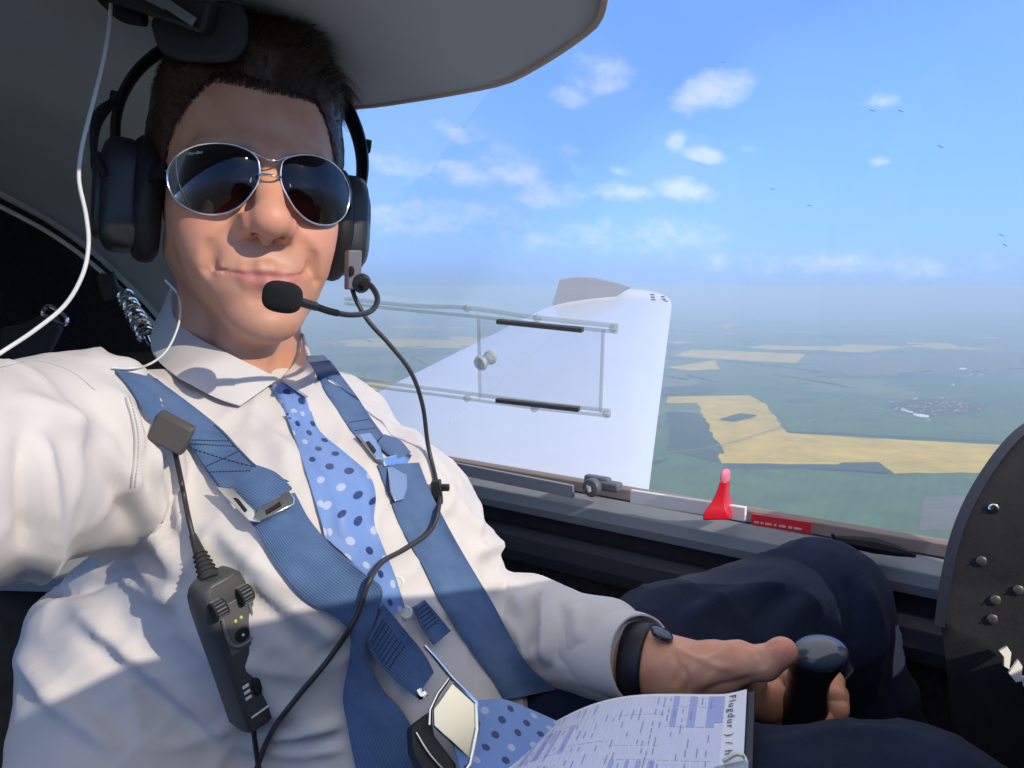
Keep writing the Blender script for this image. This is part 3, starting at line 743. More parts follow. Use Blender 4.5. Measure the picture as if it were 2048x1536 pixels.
def on_plane(px, py, o, ):
    r = ray(px, py); t = (A0.dot(O) + o) / r.dot(O); return r * t
def s_of(p): return (p - A0).dot(S)
def z_of(p): return p.z - A0.z
def build_sill_things():
    # latch knob
    c = on_plane(1183, 975, -.036)
    mb = MB(); mb.lathe(c + O * .006, -O, [(.0, 0), (.0115, 0), (.0122, .003), (.0122, .008), (.0105, .0105), (.006, .011)], 28, 0)
    k = mb.build('latch_knob', mat('knob_grey', (.10, .11, .13), .5), AX)
    mb = MB(); mb.lathe(c - O * .006, -O, [(.0, 0), (.0055, 0), (.0055, .0035), (.003, .004)], 6, 0); mb.build('hex_bolt', chrome, k)
    mb = MB(); mb.box(c + S * .018 + O * .014 + UP * .002, S * .016, O * .008, UP * .006); mb.box(c - S * .0 + O * .016 + UP * .005, S * .018, O * .006, UP * .007)
    mb.build('latch_block', mat('block_grey', (.12, .13, .16), .45), AX, bevel=.003)
    a = on_plane(885, 931, -.0245); b = on_plane(1148, 983, -.0245)
    mb = MB(); d = (b - a); mb.box((a + b) / 2, d * .5, O * .0025, UP * .0085); mb.build('slide_plate', grey_paint, AX, bevel=.001)
    # white tape pad under the red handle
    a = on_plane(1262, 994, -.0265); b = on_plane(1492, 1030, -.0265); sd = (b - a).normalized()
    mb = MB(); mb.box((a + b) / 2 + UP * .001, (b - a) * .5, O * .003, UP * .0085); mb.build('white_pad', white_tape, AX, bevel=.001)
    a = on_plane(1503, 1038, -.0262); b = on_plane(1622, 1056, -.0262)
    mb = MB(); mb.box((a + b) / 2, (b - a) * .5, O * .0015, UP * .0065); rl = mb.build('red_placard', mat('red_placard', (.70, .03, .03), .45), AX)
    mb = MB()
    for t0, t1 in [(.06, .14), (.17, .22), (.25, .36), (.40, .44), (.48, .60), (.64, .70), (.73, .86)]:
        p = a.lerp(b, (t0 + t1) / 2) - O * .0018 - UP * .0025
        mb.box(p, (b - a) * (t1 - t0) * .5, O * .0003, UP * .0011)
    mb.build('lettering', mat('faded_lettering', (.85, .5, .45), .6), rl)
    # red release handle: a foot that waists in to an upright blade with a pink rounded tip
    base = on_plane(1443, 1026, -.034); d = base.y * CP - base.z * SP; k = d / FPX
    def ringp(zpx, wl, wr, dep):   # zpx = height above base in photo px
        c = base + UP * (zpx * k * 1.03)
        return [c - Vector((1, 0, 0)) * wl * k - O * dep, c + Vector((1, 0, 0)) * wr * k - O * dep * .9, c + Vector((1, 0, 0)) * wr * k * .9 + O * dep, c - Vector((1, 0, 0)) * wl * k * .95 + O * dep]
    rows = [ringp(-8, 27, 25, .017), ringp(4, 27, 23, .017), ringp(14, 22, 17, .014), ringp(26, 15, 12, .011), ringp(40, 9, 11, .009), ringp(56, 4, 12, .008), ringp(66, 2, 12, .008)]
    V = [p for r in rows for p in r]; F = grid_faces(len(rows), 4, True) + [(0, 1, 2, 3), tuple(range(len(V) - 4, len(V)))[::-1]]
    mb = MB(); mb.add(V, F); h = mb.build('release_handle', red_pl, AX, bevel=.002)
    top = base + UP * (66 * k) + Vector((5 * k, 0, 0))
    mb = MB(); mb.ell(top + UP * 9 * k, Vector((8.5 * k, 0, 0)), O * .008, UP * 15 * k, 16, 12, pw=.8); mb.build('handle_tip', pink_pl, h)
    # dark grab strip further forward
    pts = [on_plane(x, y, -.030) for (x, y) in [(1672, 1078), (1700, 1084), (1760, 1094), (1815, 1107), (1832, 1112)]]
    mb = MB(); mb.tube(pts, [.004, .007, .0085, .006, .002], 8, 20); mb.tube([on_plane(1664, 1068, -.032), on_plane(1670, 1078, -.03), on_plane(1680, 1080, -.03)], .002, 6)
    mb.build('grab_strip', soft_black, AX)
build_sill_things()

# sliding vent window riding on the inside of the bubble
def build_vent():
    v = MB()
    def P(x, y): return on_arch(x, y, .985)[2]
    root = None
    up = [P(690, 597), P(820, 611), P(935, 616), P(1080, 636), P(1235, 652)]
    up2 = [P(690, 607), P(820, 621), P(960, 634), P(1080, 648), P(1235, 664)]
    lo = [P(660, 748), P(760, 764), P(900, 782), P(1060, 803), P(1220, 822)]
    lo2 = [P(660, 757), P(760, 775), P(900, 793), P(1060, 815), P(1220, 832)]
    root = MB()
    root.tube(up, .0034, 8, 30); root.tube(up2, .0026, 8, 30); root.tube(lo, .0030, 8, 30); root.tube(lo2, .0024, 8, 30)
    o = root.build('vent_window', clear_rail, AX)
    q = [P(963, 632), P(1212, 655), P(1206, 820), P(966, 792)]
    mb = MB(); n = -(q[1] - q[0]).cross(q[3] - q[0]).normalized(); n = n if n.dot(q[0]) < 0 else -n
    mb.prism([p + n * .004 for p in q], n * .0025); mb.build('sliding_pane', clear_pane, o, smooth=False)
    for i, j in ((0, 3), (1, 2)): MB().tube([q[i] + n * .007, q[j] + n * .007], .0024, 8).build('pane_edge', clear_rail, o)
    felt = mat('dark_felt', (.09, .085, .085), .9)
    for a, b in ((P(1000, 640), P(1170, 657)), (P(998, 797), P(1163, 815))): MB().box((a + b) / 2 + n * .006, (b - a) / 2, UP * .0026, n * .003).build('felt_insert', felt, o)
    mb = MB(); mb.lathe(P(982, 714), n, [(.0, 0), (.010, 0), (.010, .004), (.0065, .008), (.0085, .020), (.011, .024), (.009, .028)], 20); mb.build('pull_knob', mat_clear('clear_knob', (.85, .86, .86), .5), o)
    for (x, y) in [(1228, 656), (1214, 827), (935, 616), (1075, 636), (935, 796), (1070, 816)]:
        p = P(x, y); MB().lathe(p - n * .002, n, [(.0, 0), (.0052, 0), (.0052, .006), (.003, .0075)], 12).build('end_stop', clear_rail, o)
build_vent()

# instrument panel hood on the right
def build_panel():
    pts = [(2130, 800), (2048, 846), (2002, 888), (1960, 945), (1926, 1005), (1902, 1065), (1888, 1120), (1877, 1180), (1868, 1250)]
    d0 = .66
    o1 = [U(x, y, d0) for x, y in pts]; 
    inner = [(x + 22, y + 6) for x, y in pts]
    dp = Vector((.10, .075, 0))
    fr = mat('panel_black', (.020, .020, .024), .65, bump=.12, bscale=260, var=.2, vscale=60)
    lip = mat('panel_edge', (.055, .058, .07), .55, bump=.2, bscale=300)
    cur = catmull([tuple(p) for p in o1], 40); cur = [Vector(p) for p in cur]
    V = []; F = []
    inn = [Vector(p) for p in catmull([tuple(U(x, y, d0 - .012)) for x, y in inner], 40)]
    mb = MB()
    V = cur + inn + [p + dp for p in cur]
    n = len(cur)
    F = [(i, i + 1, n + i + 1, n + i) for i in range(n - 1)] + [(i, 2 * n + i, 2 * n + i + 1, i + 1) for i in range(n - 1)]
    F += [(n - 1, 2 * n - 1, 3 * n - 1)]
    mb.add(V, F); hood = mb.build('panel_hood', lip, AX)
    # panel face, leaning with its lower edge away
    right = [Vector(p) for p in catmull([tuple(U(x, y, dd)) for x, y, dd in [(2300, 780, .60), (2400, 1000, .58), (2420, 1200, .58), (2400, 1600, .60)]], 40)]
    lft = [p + Vector((0, .006, 0)) for p in inn] + [U(1893, 1330, .66), U(1900, 1420, .67), U(1925, 1600, .68)]
    G = []
    rr = [Vector(p) for p in catmull([tuple(p) for p in right], len(lft))]
    for a, b in zip(lft, rr): G.append([a.lerp(b, t / 12) for t in range(13)])
    f = sheet('instrument_panel', G, .006, fr, AX)
    P = lambda x, y, d=.622: U(x, y, d)
    sc_ = MB()
    # slotted screws and round instrument rims
    n = Vector((-.25, -.95, .15)).normalized()
    for (x, y) in [(1986, 1017), (1962, 1122), (1990, 1200), (1984, 1238), (2036, 1180)]:
        h = f_hit(f, x, y); m2 = MB(); m2.lathe(h, n, [(0, -.001), (.0042, -.001), (.0042, .0012), (.003, .0018)], 14); m2.box(h + n * .0018, Vector((.003, 0, .0012)), n * .0004, Vector((0, 0, .0006)))
        m2.build('screw', chrome if (x, y) == (1986, 1017) else mat('dark_screw', (.14, .14, .15), .4, metal=.7), f)
    for (x, y, r) in []:
        h = f_hit(f, min(x, 2100), y); m2 = MB(); m2.lathe(h, n, [(r * .8, -.001), (r, -.001), (r, .004), (r * .88, .006), (r * .8, .003)], 40); m2.build('instrument_rim', black_plastic, f)
    m2 = MB()
    for q in [[(1996, 1300), (2012, 1291), (2020, 1303), (2016, 1336), (2006, 1330), (2006, 1312)], [(2015, 1344), (2034, 1318), (2042, 1330), (2040, 1360), (2030, 1362)], [(2042, 1352), (2056, 1350), (2056, 1378), (2046, 1372)]]:
        dq = f_hit(f, q[0][0], q[0][1]).dot(Vector((0, CP, -SP))); m2.prism([U(x, y, dq - .006) for x, y in q], n * .003)
    m2.build('switch_marks', white_tape, f, smooth=False)
def f_hit(o, x, y):
    t = bvh_of([v.co for v in o.data.vertices], [p.vertices for p in o.data.polygons])
    return U(x, y, cast(x, y, [t], .62))
build_panel()

# ceiling fittings: camera arm and padded visor
def build_ceiling():
    e = MB()
    pad = [(300, 70), (296, 40), (330, 20), (440, 0), (478, 20), (484, 70), (476, 100), (450, 122), (410, 125), (350, 120), (312, 100)]
    P = [U(x, y, .60) for x, y in catmull([(a, b, 0) for a, b in pad + pad[:1]], 48)[:-1, :2]]
    e.prism(P, Vector((0, .022, .006)))
    pd = e.build('visor_pad', mat('visor_foam', (.040, .043, .048), .85, bump=.4, bscale=500), AX, bevel=.007)
    b = MB(); c = U(310, 8, .585)
    b.box(U(330, 5, .585), (.036, 0, -.012), (0, .012, .003), (.004, 0, .012))
    b.build('ceiling_bracket', black_plastic, AX, bevel=.003)
    b = MB(); b.box(U(352, 20, .568), (.013, 0, -.0085), (0, .002, 0), (.002, 0, .003)); b.box(U(310, 2, .568), (.008, 0, -.004), (0, .002, 0), (.002, 0, .002)); b.build('bracket_plate', mat('bracket_plate', (.22, .25, .26), .35, metal=.4), AX, bevel=.0008)
    b = MB(); b.tube([U(200, -15, .60), U(222, 8, .60), U(250, 30, .60), U(290, 38, .6)], .006, 8, 14); b.build('grip_arm', soft_black, AX)
build_ceiling()

# wing with its turned up tip
def build_wing():
    def LE(y): t = (y - 1.73) / 6.27; return Vector((.322 + 1.36 * t, y, -.45 + .33 * t))
    def TE(y): t = (y - 1.73) / 5.37; return Vector((-.77 + 1.16 * t, y, -.47 + .32 * t))
    st = []
    for k in range(26):
        y = 1.25 + 5.75 * k / 25; st.append((LE(y), TE(y * .93 + .05), .095))
    tip = [(U(1343, 608, 7.6), U(1106, 612, 6.95), .06), (U(1341, 601, 7.75), U(1112, 600, 7.05), .05), (U(1335, 594, 7.85), U(1130, 590, 7.2), .035), (U(1318, 586, 7.9), U(1160, 582, 7.4), .02), (U(1290, 580, 7.95), U(1200, 578, 7.6), .008)]
    st += tip
    up = UP; na = 28; V = []
    for (l, t, th) in st:
        c = (t - l); cl = c.length; thk = th * cl if th > .03 else th
        for k in range(na):
            a = 2 * math.pi * k / na
            x = (1 - math.cos(a)) / 2          # 0 at leading edge
            yt = 5 * .12 * (.2969 * math.sqrt(x) - .126 * x - .3516 * x * x + .2843 * x ** 3 - .1036 * x ** 4) / .12
            V.append(l + c * x + up * (math.copysign(1, math.sin(a)) * yt * thk * 1.0 * (1.15 if a < math.pi else .6)))
    F = grid_faces(len(st), na, True) + [tuple(range(na)), tuple(range((len(st) - 1) * na, len(st) * na))[::-1]]
    b = MB(); b.add(V, F); w = b.build('wing', white_gel, AX, sharp=40)
    tw = bvh_of(V, F)
    dk = mat('control_gap', (.36, .40, .46), .6)
    def seam(pts, r=.004, name='control_gap', m=dk):
        P = [U(x, y, cast(x, y, [tw], 4.0)) + UP * .001 for x, y in catmull([(a, b2, 0) for a, b2 in pts], 30)[:, :2]]
        tube(name, P, r, m, w, 6, None)
    seam([(1190, 600), (1120, 660), (1010, 760), (900, 845)], .0016)
    # winglet: blade standing on the tip
    wl = [(1104, 607), (1112, 585), (1119, 559), (1155, 554), (1188, 555), (1230, 565), (1262, 575), (1225, 596), (1180, 615), (1150, 624)]
    P = [U(x, y, 6.95 + (x - 1104) * .0035) for x, y in wl]
    b = MB(); b.prism(P, Vector((.01, .05, .0))); b.build('winglet', mat('winglet_shade_grey', (.17, .19, .23), .4), w, smooth=False, bevel=.006)  # dark grey carries the shade on the blade's near face
    rl_ = mat('dark_lettering', (.07, .08, .16), .6)
    for (x, y) in [(1304, 590), (1305, 595), (1306, 600), (1325, 594), (1327, 599), (1331, 603)]:
        p = U(x, y, cast(x, y, [tw], 7.7)); b = MB(); b.box(p + UP * .004 - Vector((0, .01, 0)), (.02, 0, 0), (0, .012, .004), (0, 0, .002)); b.build('registration_mark', rl_, w, smooth=False)
build_wing()
# ================================================================== PERSON
skin = mat('skin', (.56, .30, .215), .48, sss=.08, bump=.11, bscale=900, spec=.45)
def setup_skin():
    N, L, p = nodes(skin)
    at = N.new('ShaderNodeAttribute'); at.attribute_name = 'lip'
    tc = N.new('ShaderNodeTexCoord')
    n = N.new('ShaderNodeTexNoise'); n.inputs['Scale'].default_value = 42; n.inputs['Detail'].default_value = 5; L.new(tc.outputs['Object'], n.inputs['Vector'])
    m1 = N.new('ShaderNodeMix'); m1.data_type = 'RGBA'; m1.inputs[6].default_value = (.70, .375, .235, 1); m1.inputs[7].default_value = (.65, .285, .175, 1)
    mr = N.new('ShaderNodeMapRange'); mr.inputs['From Min'].default_value = .35; mr.inputs['From Max'].default_value = .68; L.new(n.outputs['Fac'], mr.inputs['Value']); L.new(mr.outputs[0], m1.inputs[0])
    sp = N.new('ShaderNodeSeparateColor'); L.new(at.outputs['Color'], sp.inputs[0])
    m2 = N.new('ShaderNodeMix'); m2.data_type = 'RGBA'; m2.inputs[7].default_value = (.58, .17, .16, 1); L.new(sp.outputs[0], m2.inputs[0]); L.new(m1.outputs[2], m2.inputs[6])
    m3 = N.new('ShaderNodeMix'); m3.data_type = 'RGBA'; m3.inputs[7].default_value = (.36, .21, .16, 1); L.new(sp.outputs[1], m3.inputs[0]); L.new(m2.outputs[2], m3.inputs[6])
    m4 = N.new('ShaderNodeMix'); m4.data_type = 'RGBA'; m4.inputs[7].default_value = (.68, .27, .20, 1); L.new(sp.outputs[2], m4.inputs[0]); L.new(m3.outputs[2], m4.inputs[6])
    L.new(m4.outputs[2], p.inputs['Base Color'])
setup_skin()
nodes(skin)[0]['Noise Texture'].inputs['Detail'].default_value = 8
cotton = mat('white_cotton', (.61, .585, .575), .85, sheen=.15, bump=.05, bscale=1100, spec=.2)
navy = mat('navy_wool', (.009, .016, .042), .9, sheen=.04, bump=.4, bscale=900, spec=.25, var=.25, vscale=14)
hair_m = mat('dark_brown_hair', (.020, .011, .007), .42, spec=.6, col2=(.085, .045, .026), vscale=260, detail=2)

# ---- head: built in its own millimetre frame, then posed
HEAD_YAW, HEAD_ROLL, HEAD_PITCH = R(28), R(6), R(-7)
HEAD_ORG = U(497, 390, .70)
HS = .00108
def head_matrix():
    M = Matrix.Rotation(HEAD_ROLL, 3, 'Y') @ Matrix.Rotation(HEAD_YAW, 3, 'Z') @ Matrix.Rotation(HEAD_PITCH, 3, 'X')
    return np.array(M)
HM = head_matrix()
def H(x, y, z):
    """head frame (mm: x to his left, -y out of the face, z up) to world"""
    return Vector(HM @ np.array([x, y, z], dtype=float)) * HS + HEAD_ORG
def Hn(x, y, z): return Vector(HM @ np.array([x, y, z], dtype=float))
def build_head_field():
    f = Field((-100, -130, -215), (100, 125, 135), 1.5)
    f.ell((0, 14, 42), (77, 96, 80))
    f.ell((0, -20, -20), (66, 66, 87), 14)
    for s in (-1, 1):
        f.cap((s * 44, 2, -54), (s * 16, -58, -100), 18, 19, 18)
        f.ell((s * 36, -50, -30), (26, 27, 24), 16)       # cheekbone
        f.ell((s * 33, -57, -54), (24, 24, 24), 16)       # smiling cheek
        f.ell((s * 31, -42, -72), (18, 24, 22), 16)
        f.cap((s * 10, -81, 18), (s * 44, -66, 15), 9, 8, 12)   # brow
        f.ell((s * 34, -101, -4), (15, 17, 11), 10, sub=True)    # socket
        f.ell((s * 33, -67, -5), (14, 15, 13), 4)
    f.ell((0, -56, -78), (36, 30, 30), 18)   # muzzle
    f.ell((0, -69, -110), (25, 21, 17), 12)  # chin
    f.cap((0, -82, 6), (0, -103, -34), 8.5, 11.5, 9)
    f.ell((0, -105, -41), (14.5, 13, 12.0), 6)
    f.cap((0, -97, -46), (0, -90, -52), 4.0, 4.5, 5)
    for s in (-1, 1):
        f.ell((s * 15.5, -91, -44), (9, 12.5, 9), 8)  # nostril wing
    for s in (-1, 1):
        f.cap((s * 8.0, -101, -55.5), (s * 10.5, -92, -45), 3.6, 2.2, 2.5, sub=True)   # nostril
        f.cap((s * 27, -93, -38), (s * 25, -91, -54), 1.6, 1.6, 7, sub=True)
    # lips
    for s in (-1, 1):
        f.cap((s * 4, -87.5, -67.5), (s * 17, -83, -69), 3.0, 2.6, 5); f.cap((s * 17, -83, -69), (s * 29, -75, -69 + s * 1.5), 2.6, 1.8, 5)
        f.cap((0, -85.8, -77.5), (s * 15, -82, -76.5), 4.6, 4.0, 5); f.cap((s * 15, -82, -76.5), (s * 28, -75, -71.5 + s * 1.5), 4.0, 1.8, 5)
    f.cap((-4, -87.5, -67.5), (4, -87.5, -67.5), 3.0, 3.0, 5)
    ml = [(-35, -74, -68), (-30, -79.5, -70.2), (-15, -88.5, -72.6), (0, -92.0, -72.4), (15, -88.5, -71.2), (30, -79.5, -67.2), (35, -74, -63.5)]
    for a, b in zip(ml, ml[1:]): f.cap(a, b, 1.3, 1.3, 1.4, sub=True)
    for s in (-1, 1):
        fold = [(s * 21, -95, -45), (s * 30, -88, -53), (s * 38, -79, -62), (s * 41, -74, -70)]
        for a, b, r in zip(fold, fold[1:], (2.6, 2.6, 2.4)): f.cap(a, b, r, r * .8, 8, sub=True)
    for s, r in ((1, 2.2), (-1, 1.2)): f.cap((s * 53, -60, -44), (s * 52, -56, -60), r, r, 5, sub=True); f.cap((s * 52, -56, -60), (s * 48, -56, -76), r, r * .6, 5, sub=True)
    f.cap((-11, -91, -90), (11, -91, -90), 4, 4, 9, sub=True)
    f.cap((0, -97, -63), (0, -98, -57), 1.8, 1.8, 5, sub=True)
    # neck (leans back and to the pilot's right, into the collar)
    f.cap((0, 22, -60), (4, 34, -240), 50, 58, 22)
    f.cap((-8, -30, -125), (-8, -22, -240), 22, 30, 20)
    return f
def finish_head():
    f = build_head_field(); V, F = f.net(); V = smooth_mesh(V, F, 3)
    x, y, z = V.T
    # attributes: lips, stubble, flush
    lip = np.zeros(len(V)); 
    zl = -72.4 + 2.4 * (np.abs(x) / 28) ** 2 + x * .055
    up = np.clip((z - zl) / 5.5, 0, 1); dn = np.clip((zl - z) / 9.5, 0, 1)
    taper = np.clip(1 - (np.abs(x) / 31.0) ** 2.2, 0, 1)
    lip = np.where(z > zl, 1 - up / (taper + 1e-3), 1 - dn / (taper ** .7 + 1e-3))
    lip = np.clip(lip * 3, 0, 1) * (np.abs(x) < 32) * (y < -58)
    beard = np.clip((-44 - z) / 20, 0, 1) * np.clip((-y + 20) / 20, 0, 1) * .42 * np.clip((z + 150) / 20, 0, 1)
    beard = np.maximum(beard, np.clip(1 - np.abs(z + 58) / 7, 0, 1) * (np.abs(x) < 30) * (y < -80) * .35)
    flush = np.exp(-(((np.abs(x) - 40) / 17) ** 2 + ((z + 42) / 18) ** 2)) * .45 + np.exp(-((x / 14) ** 2 + ((z + 42) / 12) ** 2)) * .5
    flush = flush * (y < -30)
    bro = np.exp(-(((np.abs(x) - 30) / 20) ** 4 + ((z - 14 - .10 * (30 - np.abs(x))) / 4.5) ** 2)) * (y < -55)
    w = np.clip((-y - 35) / 35, 0, 1)
    dz = np.interp(z, [-128, -112, -84, -66, -56, -38, -15], [0, -1, -5, -4.5, 2.5, 4, 0]) * w
    low = np.clip((-50 - z) / 55, 0, 1); low = low * low * (3 - 2 * low) * np.clip((z + 165) / 40, 0, 1) * np.clip((30 - y) / 40, 0, 1)
    V = np.stack([x * (1 - .085 * low) + 5.5 * low, y, z + dz], axis=1)
    Vw = (HM @ V.T).T * HS + np.array(HEAD_ORG)
    return V, Vw, F, lip, np.maximum(beard, bro * .9), flush
HV, HW, HF, h_lip, h_beard, h_flush = finish_head()
head_tree = bvh_of(HW, HF)

# ---- hand holding the stick, wrist and forearm
def build_hand():
    f = Field(tuple(np.minimum(U(1180, 1240, .62), U(1700, 1520, .80)) - .10), tuple(np.maximum(U(1180, 1240, .62), U(1720, 1480, .80)) + .07), .0019)
    P = lambda x, y, d: tuple(U(x, y, d))
    # forearm and wrist (flat section), from inside the sleeve
    f.cap(P(1100, 1290, .735), P(1290, 1312, .665), .027, .0200, 0); f.cap(P(1100, 1300, .735), P(1292, 1334, .668), .027, .0200, .01)
    f.cap(P(1290, 1316, .665), P(1350, 1334, .650), .0200, .0215, .02); f.cap(P(1292, 1336, .668), P(1360, 1362, .655), .0195, .020, .02)
    # palm and heel
    f.cap(P(1350, 1332, .648), P(1455, 1340, .634), .0205, .0195, .014)
    f.cap(P(1355, 1362, .655), P(1470, 1385, .650), .0200, .020, .016)
    f.ell(P(1425, 1338, .628), (.024, .016, .0165), .012); f.ell(P(1405, 1366, .645), (.027, .018, .0185), .012)
    f.cap(P(1440, 1385, .66), P(1530, 1400, .668), .022, .019, .016)
    # thumb: side of palm, lying on the stick head
    f.cap(P(1425, 1330, .628), P(1478, 1326, .617), .0160, .0142, .010); f.ell(P(1462, 1318, .618), (.012, .010, .010), .006)
    f.cap(P(1478, 1326, .617), P(1528, 1326, .607), .0140, .0122, .006); f.ell(P(1526, 1325, .606), (.0122, .0112, .0120), .004)
    f.cap(P(1528, 1326, .607), P(1567, 1304, .601), .0118, .0098, .004); f.ell(P(1560, 1306, .602), (.0108, .0098, .0110), .003)
    f.cap(P(1455, 1348, .636), P(1500, 1352, .648), .010, .012, .012)
    # four fingers curling round the far side of the grip
    fing = [((1500, 1350, .672), (1590, 1352, .700), (1662, 1362, .690), (1668, 1392, .660), .0100),
            ((1498, 1378, .676), (1590, 1392, .706), (1672, 1392, .690), (1672, 1418, .655), .0104),
            ((1488, 1405, .678), (1580, 1425, .706), (1664, 1420, .690), (1640, 1440, .648), .0100),
            ((1475, 1425, .676), (1560, 1452, .700), (1640, 1452, .688), (1612, 1462, .655), .0088)]
    for a, b, c, d, r in fing:
        f.cap(P(*a), P(*b), r * 1.12, r * 1.06, .006); f.cap(P(*b), P(*c), r * 1.04, r * .98, .0015); f.cap(P(*c), P(*d), r * .98, r * .84, .0015)
    V, F = f.net(); V = smooth_mesh(V, F, 3)
    return V, F
hand_V, hand_F = build_hand()

# ---- skeleton of the dressed body
NB = U(548, 795, .745)
SHL = U(655, 888, .83); SHR = U(140, 905, .575)
PEL = U(845, 1560, .70)
L_ = (SHL - SHR).normalized(); T_ = (NB - PEL); T_ = (T_ - L_ * T_.dot(L_)).normalized(); N_ = L_.cross(T_).normalized()
if N_.y > 0: N_ = -N_
def basis_scale(sl, sn, st=1.0):
    """metric that divides lateral size by sl and front-back size by sn"""
    A = np.array([list(L_), list(N_), list(T_)]); return np.diag([1 / sl, 1 / sn, 1 / st]) @ A
def build_shirt_field():
    lo = (-.62, .18, -.62); hi = (.32, 1.08, .08)
    f = Field(lo, hi, .0040)
    f.cap(NB - T_ * .09 - N_ * .015, PEL + T_ * .20, .105, .115, 0, basis_scale(1.25, .80)); 
    f.cap(PEL + T_ * .22 + N_ * .01, PEL + T_ * .0, .115, .12, .05, basis_scale(1.25, .92))
    f.cap(NB - T_ * .03 - N_ * .02, SHL - L_ * .01, .052, .058, .06); f.cap(NB - T_ * .03 - N_ * .02, SHR + L_ * .02, .052, .06, .06)
    f.ell(NB - T_ * .17 + L_ * .045 + N_ * .005, (.075, .075, .09), .06); f.ell(NB - T_ * .17 - L_ * .08 + N_ * .03, (.085, .085, .09), .06)
    # left arm to the stick
    EL = U(900, 1232, .845); WR = U(1215, 1300, .70)
    f.cap(SHL, SHL.lerp(EL, .5), .064, .054, .035); f.cap(SHL.lerp(EL, .5), EL, .054, .050, .03)
    f.cap(EL, EL.lerp(WR, .55), .052, .050, .03); f.cap(EL.lerp(WR, .55), WR, .050, .041, .02)
    # right arm reaching to the camera
    A1 = U(-120, 960, .47); A2 = U(-700, 900, .34)
    f.cap(SHR, A1, .076, .066, .022); f.cap(A1, A2, .066, .055, .03)
    f.cap(U(280, 1290, .66), U(285, 1760, .60), .085, .108, .06)
    # cloth hanging at the armpit
    return f
FOLDS = [  # photo polyline, height (m), width (px): ridges and valleys of the cloth
    ([(0, 790), (90, 830), (180, 880), (280, 1010), (360, 1130)], .006, 26), ([(60, 850), (70, 960), (80, 1080), (70, 1180)], .008, 30), ([(40, 860), (45, 980), (48, 1100)], -.006, 20),
    ([(180, 760), (240, 830), (290, 940), (330, 1050), (372, 1170)], .007, 20), ([(150, 850), (220, 960), (260, 1060)], -.005, 24),
    ([(230, 720), (285, 800), (330, 900), (372, 1020), (400, 1120)], .007, 18), ([(268, 806), (276, 880), (271, 972)], -.004, 9), ([(285, 810), (296, 890), (290, 960)], .002, 9),
    ([(60, 1188), (150, 1178), (230, 1150), (300, 1120)], -.009, 14), ([(300, 1118), (250, 1140), (340, 1200), (362, 1190)], .006, 16),
    ([(260, 1100), (330, 1165), (370, 1200)], .006, 16),
    ([(130, 1190), (260, 1300), (400, 1420), (520, 1500)], .005, 24), ([(30, 1290), (120, 1400), (250, 1510)], .005, 22), ([(150, 1250), (300, 1380), (430, 1480)], -.004, 20),
    ([(350, 1200), (430, 1290), (560, 1400), (680, 1460)], .004, 26), ([(500, 1150), (600, 1230), (680, 1290)], .004, 22), ([(520, 1460), (600, 1455), (700, 1440)], .004, 16),
    ([(420, 1040), (520, 1130), (640, 1200)], .004, 20), ([(410, 1100), (520, 1200), (660, 1340)], -.003, 22), ([(480, 1490), (600, 1500), (700, 1492)], .004, 14),
    ([(420, 820), (520, 870), (600, 960)], .003, 20), ([(640, 800), (700, 870), (760, 960)], .003, 16),
    ([(790, 800), (830, 880), (850, 960), (900, 1040)], .003, 12), ([(760, 800), (800, 900), (860, 1000)], -.003, 14), ([(880, 960), (930, 1040), (1000, 1100)], .004, 14),
    ([(1080, 1170), (1092, 1230), (1096, 1300), (1100, 1330)], .008, 12), ([(1062, 1190), (1068, 1250), (1062, 1310)], -.006, 14), ([(1125, 1200), (1118, 1270), (1125, 1330)], -.005, 13),
    ([(930, 1110), (990, 1100), (1010, 1140)], .006, 14), ([(960, 1160), (1010, 1180), (1050, 1230)], .004, 16), ([(980, 1230), (1040, 1280), (1060, 1330)], .004, 16), ([(1150, 1210), (1160, 1290)], .003, 12),
]
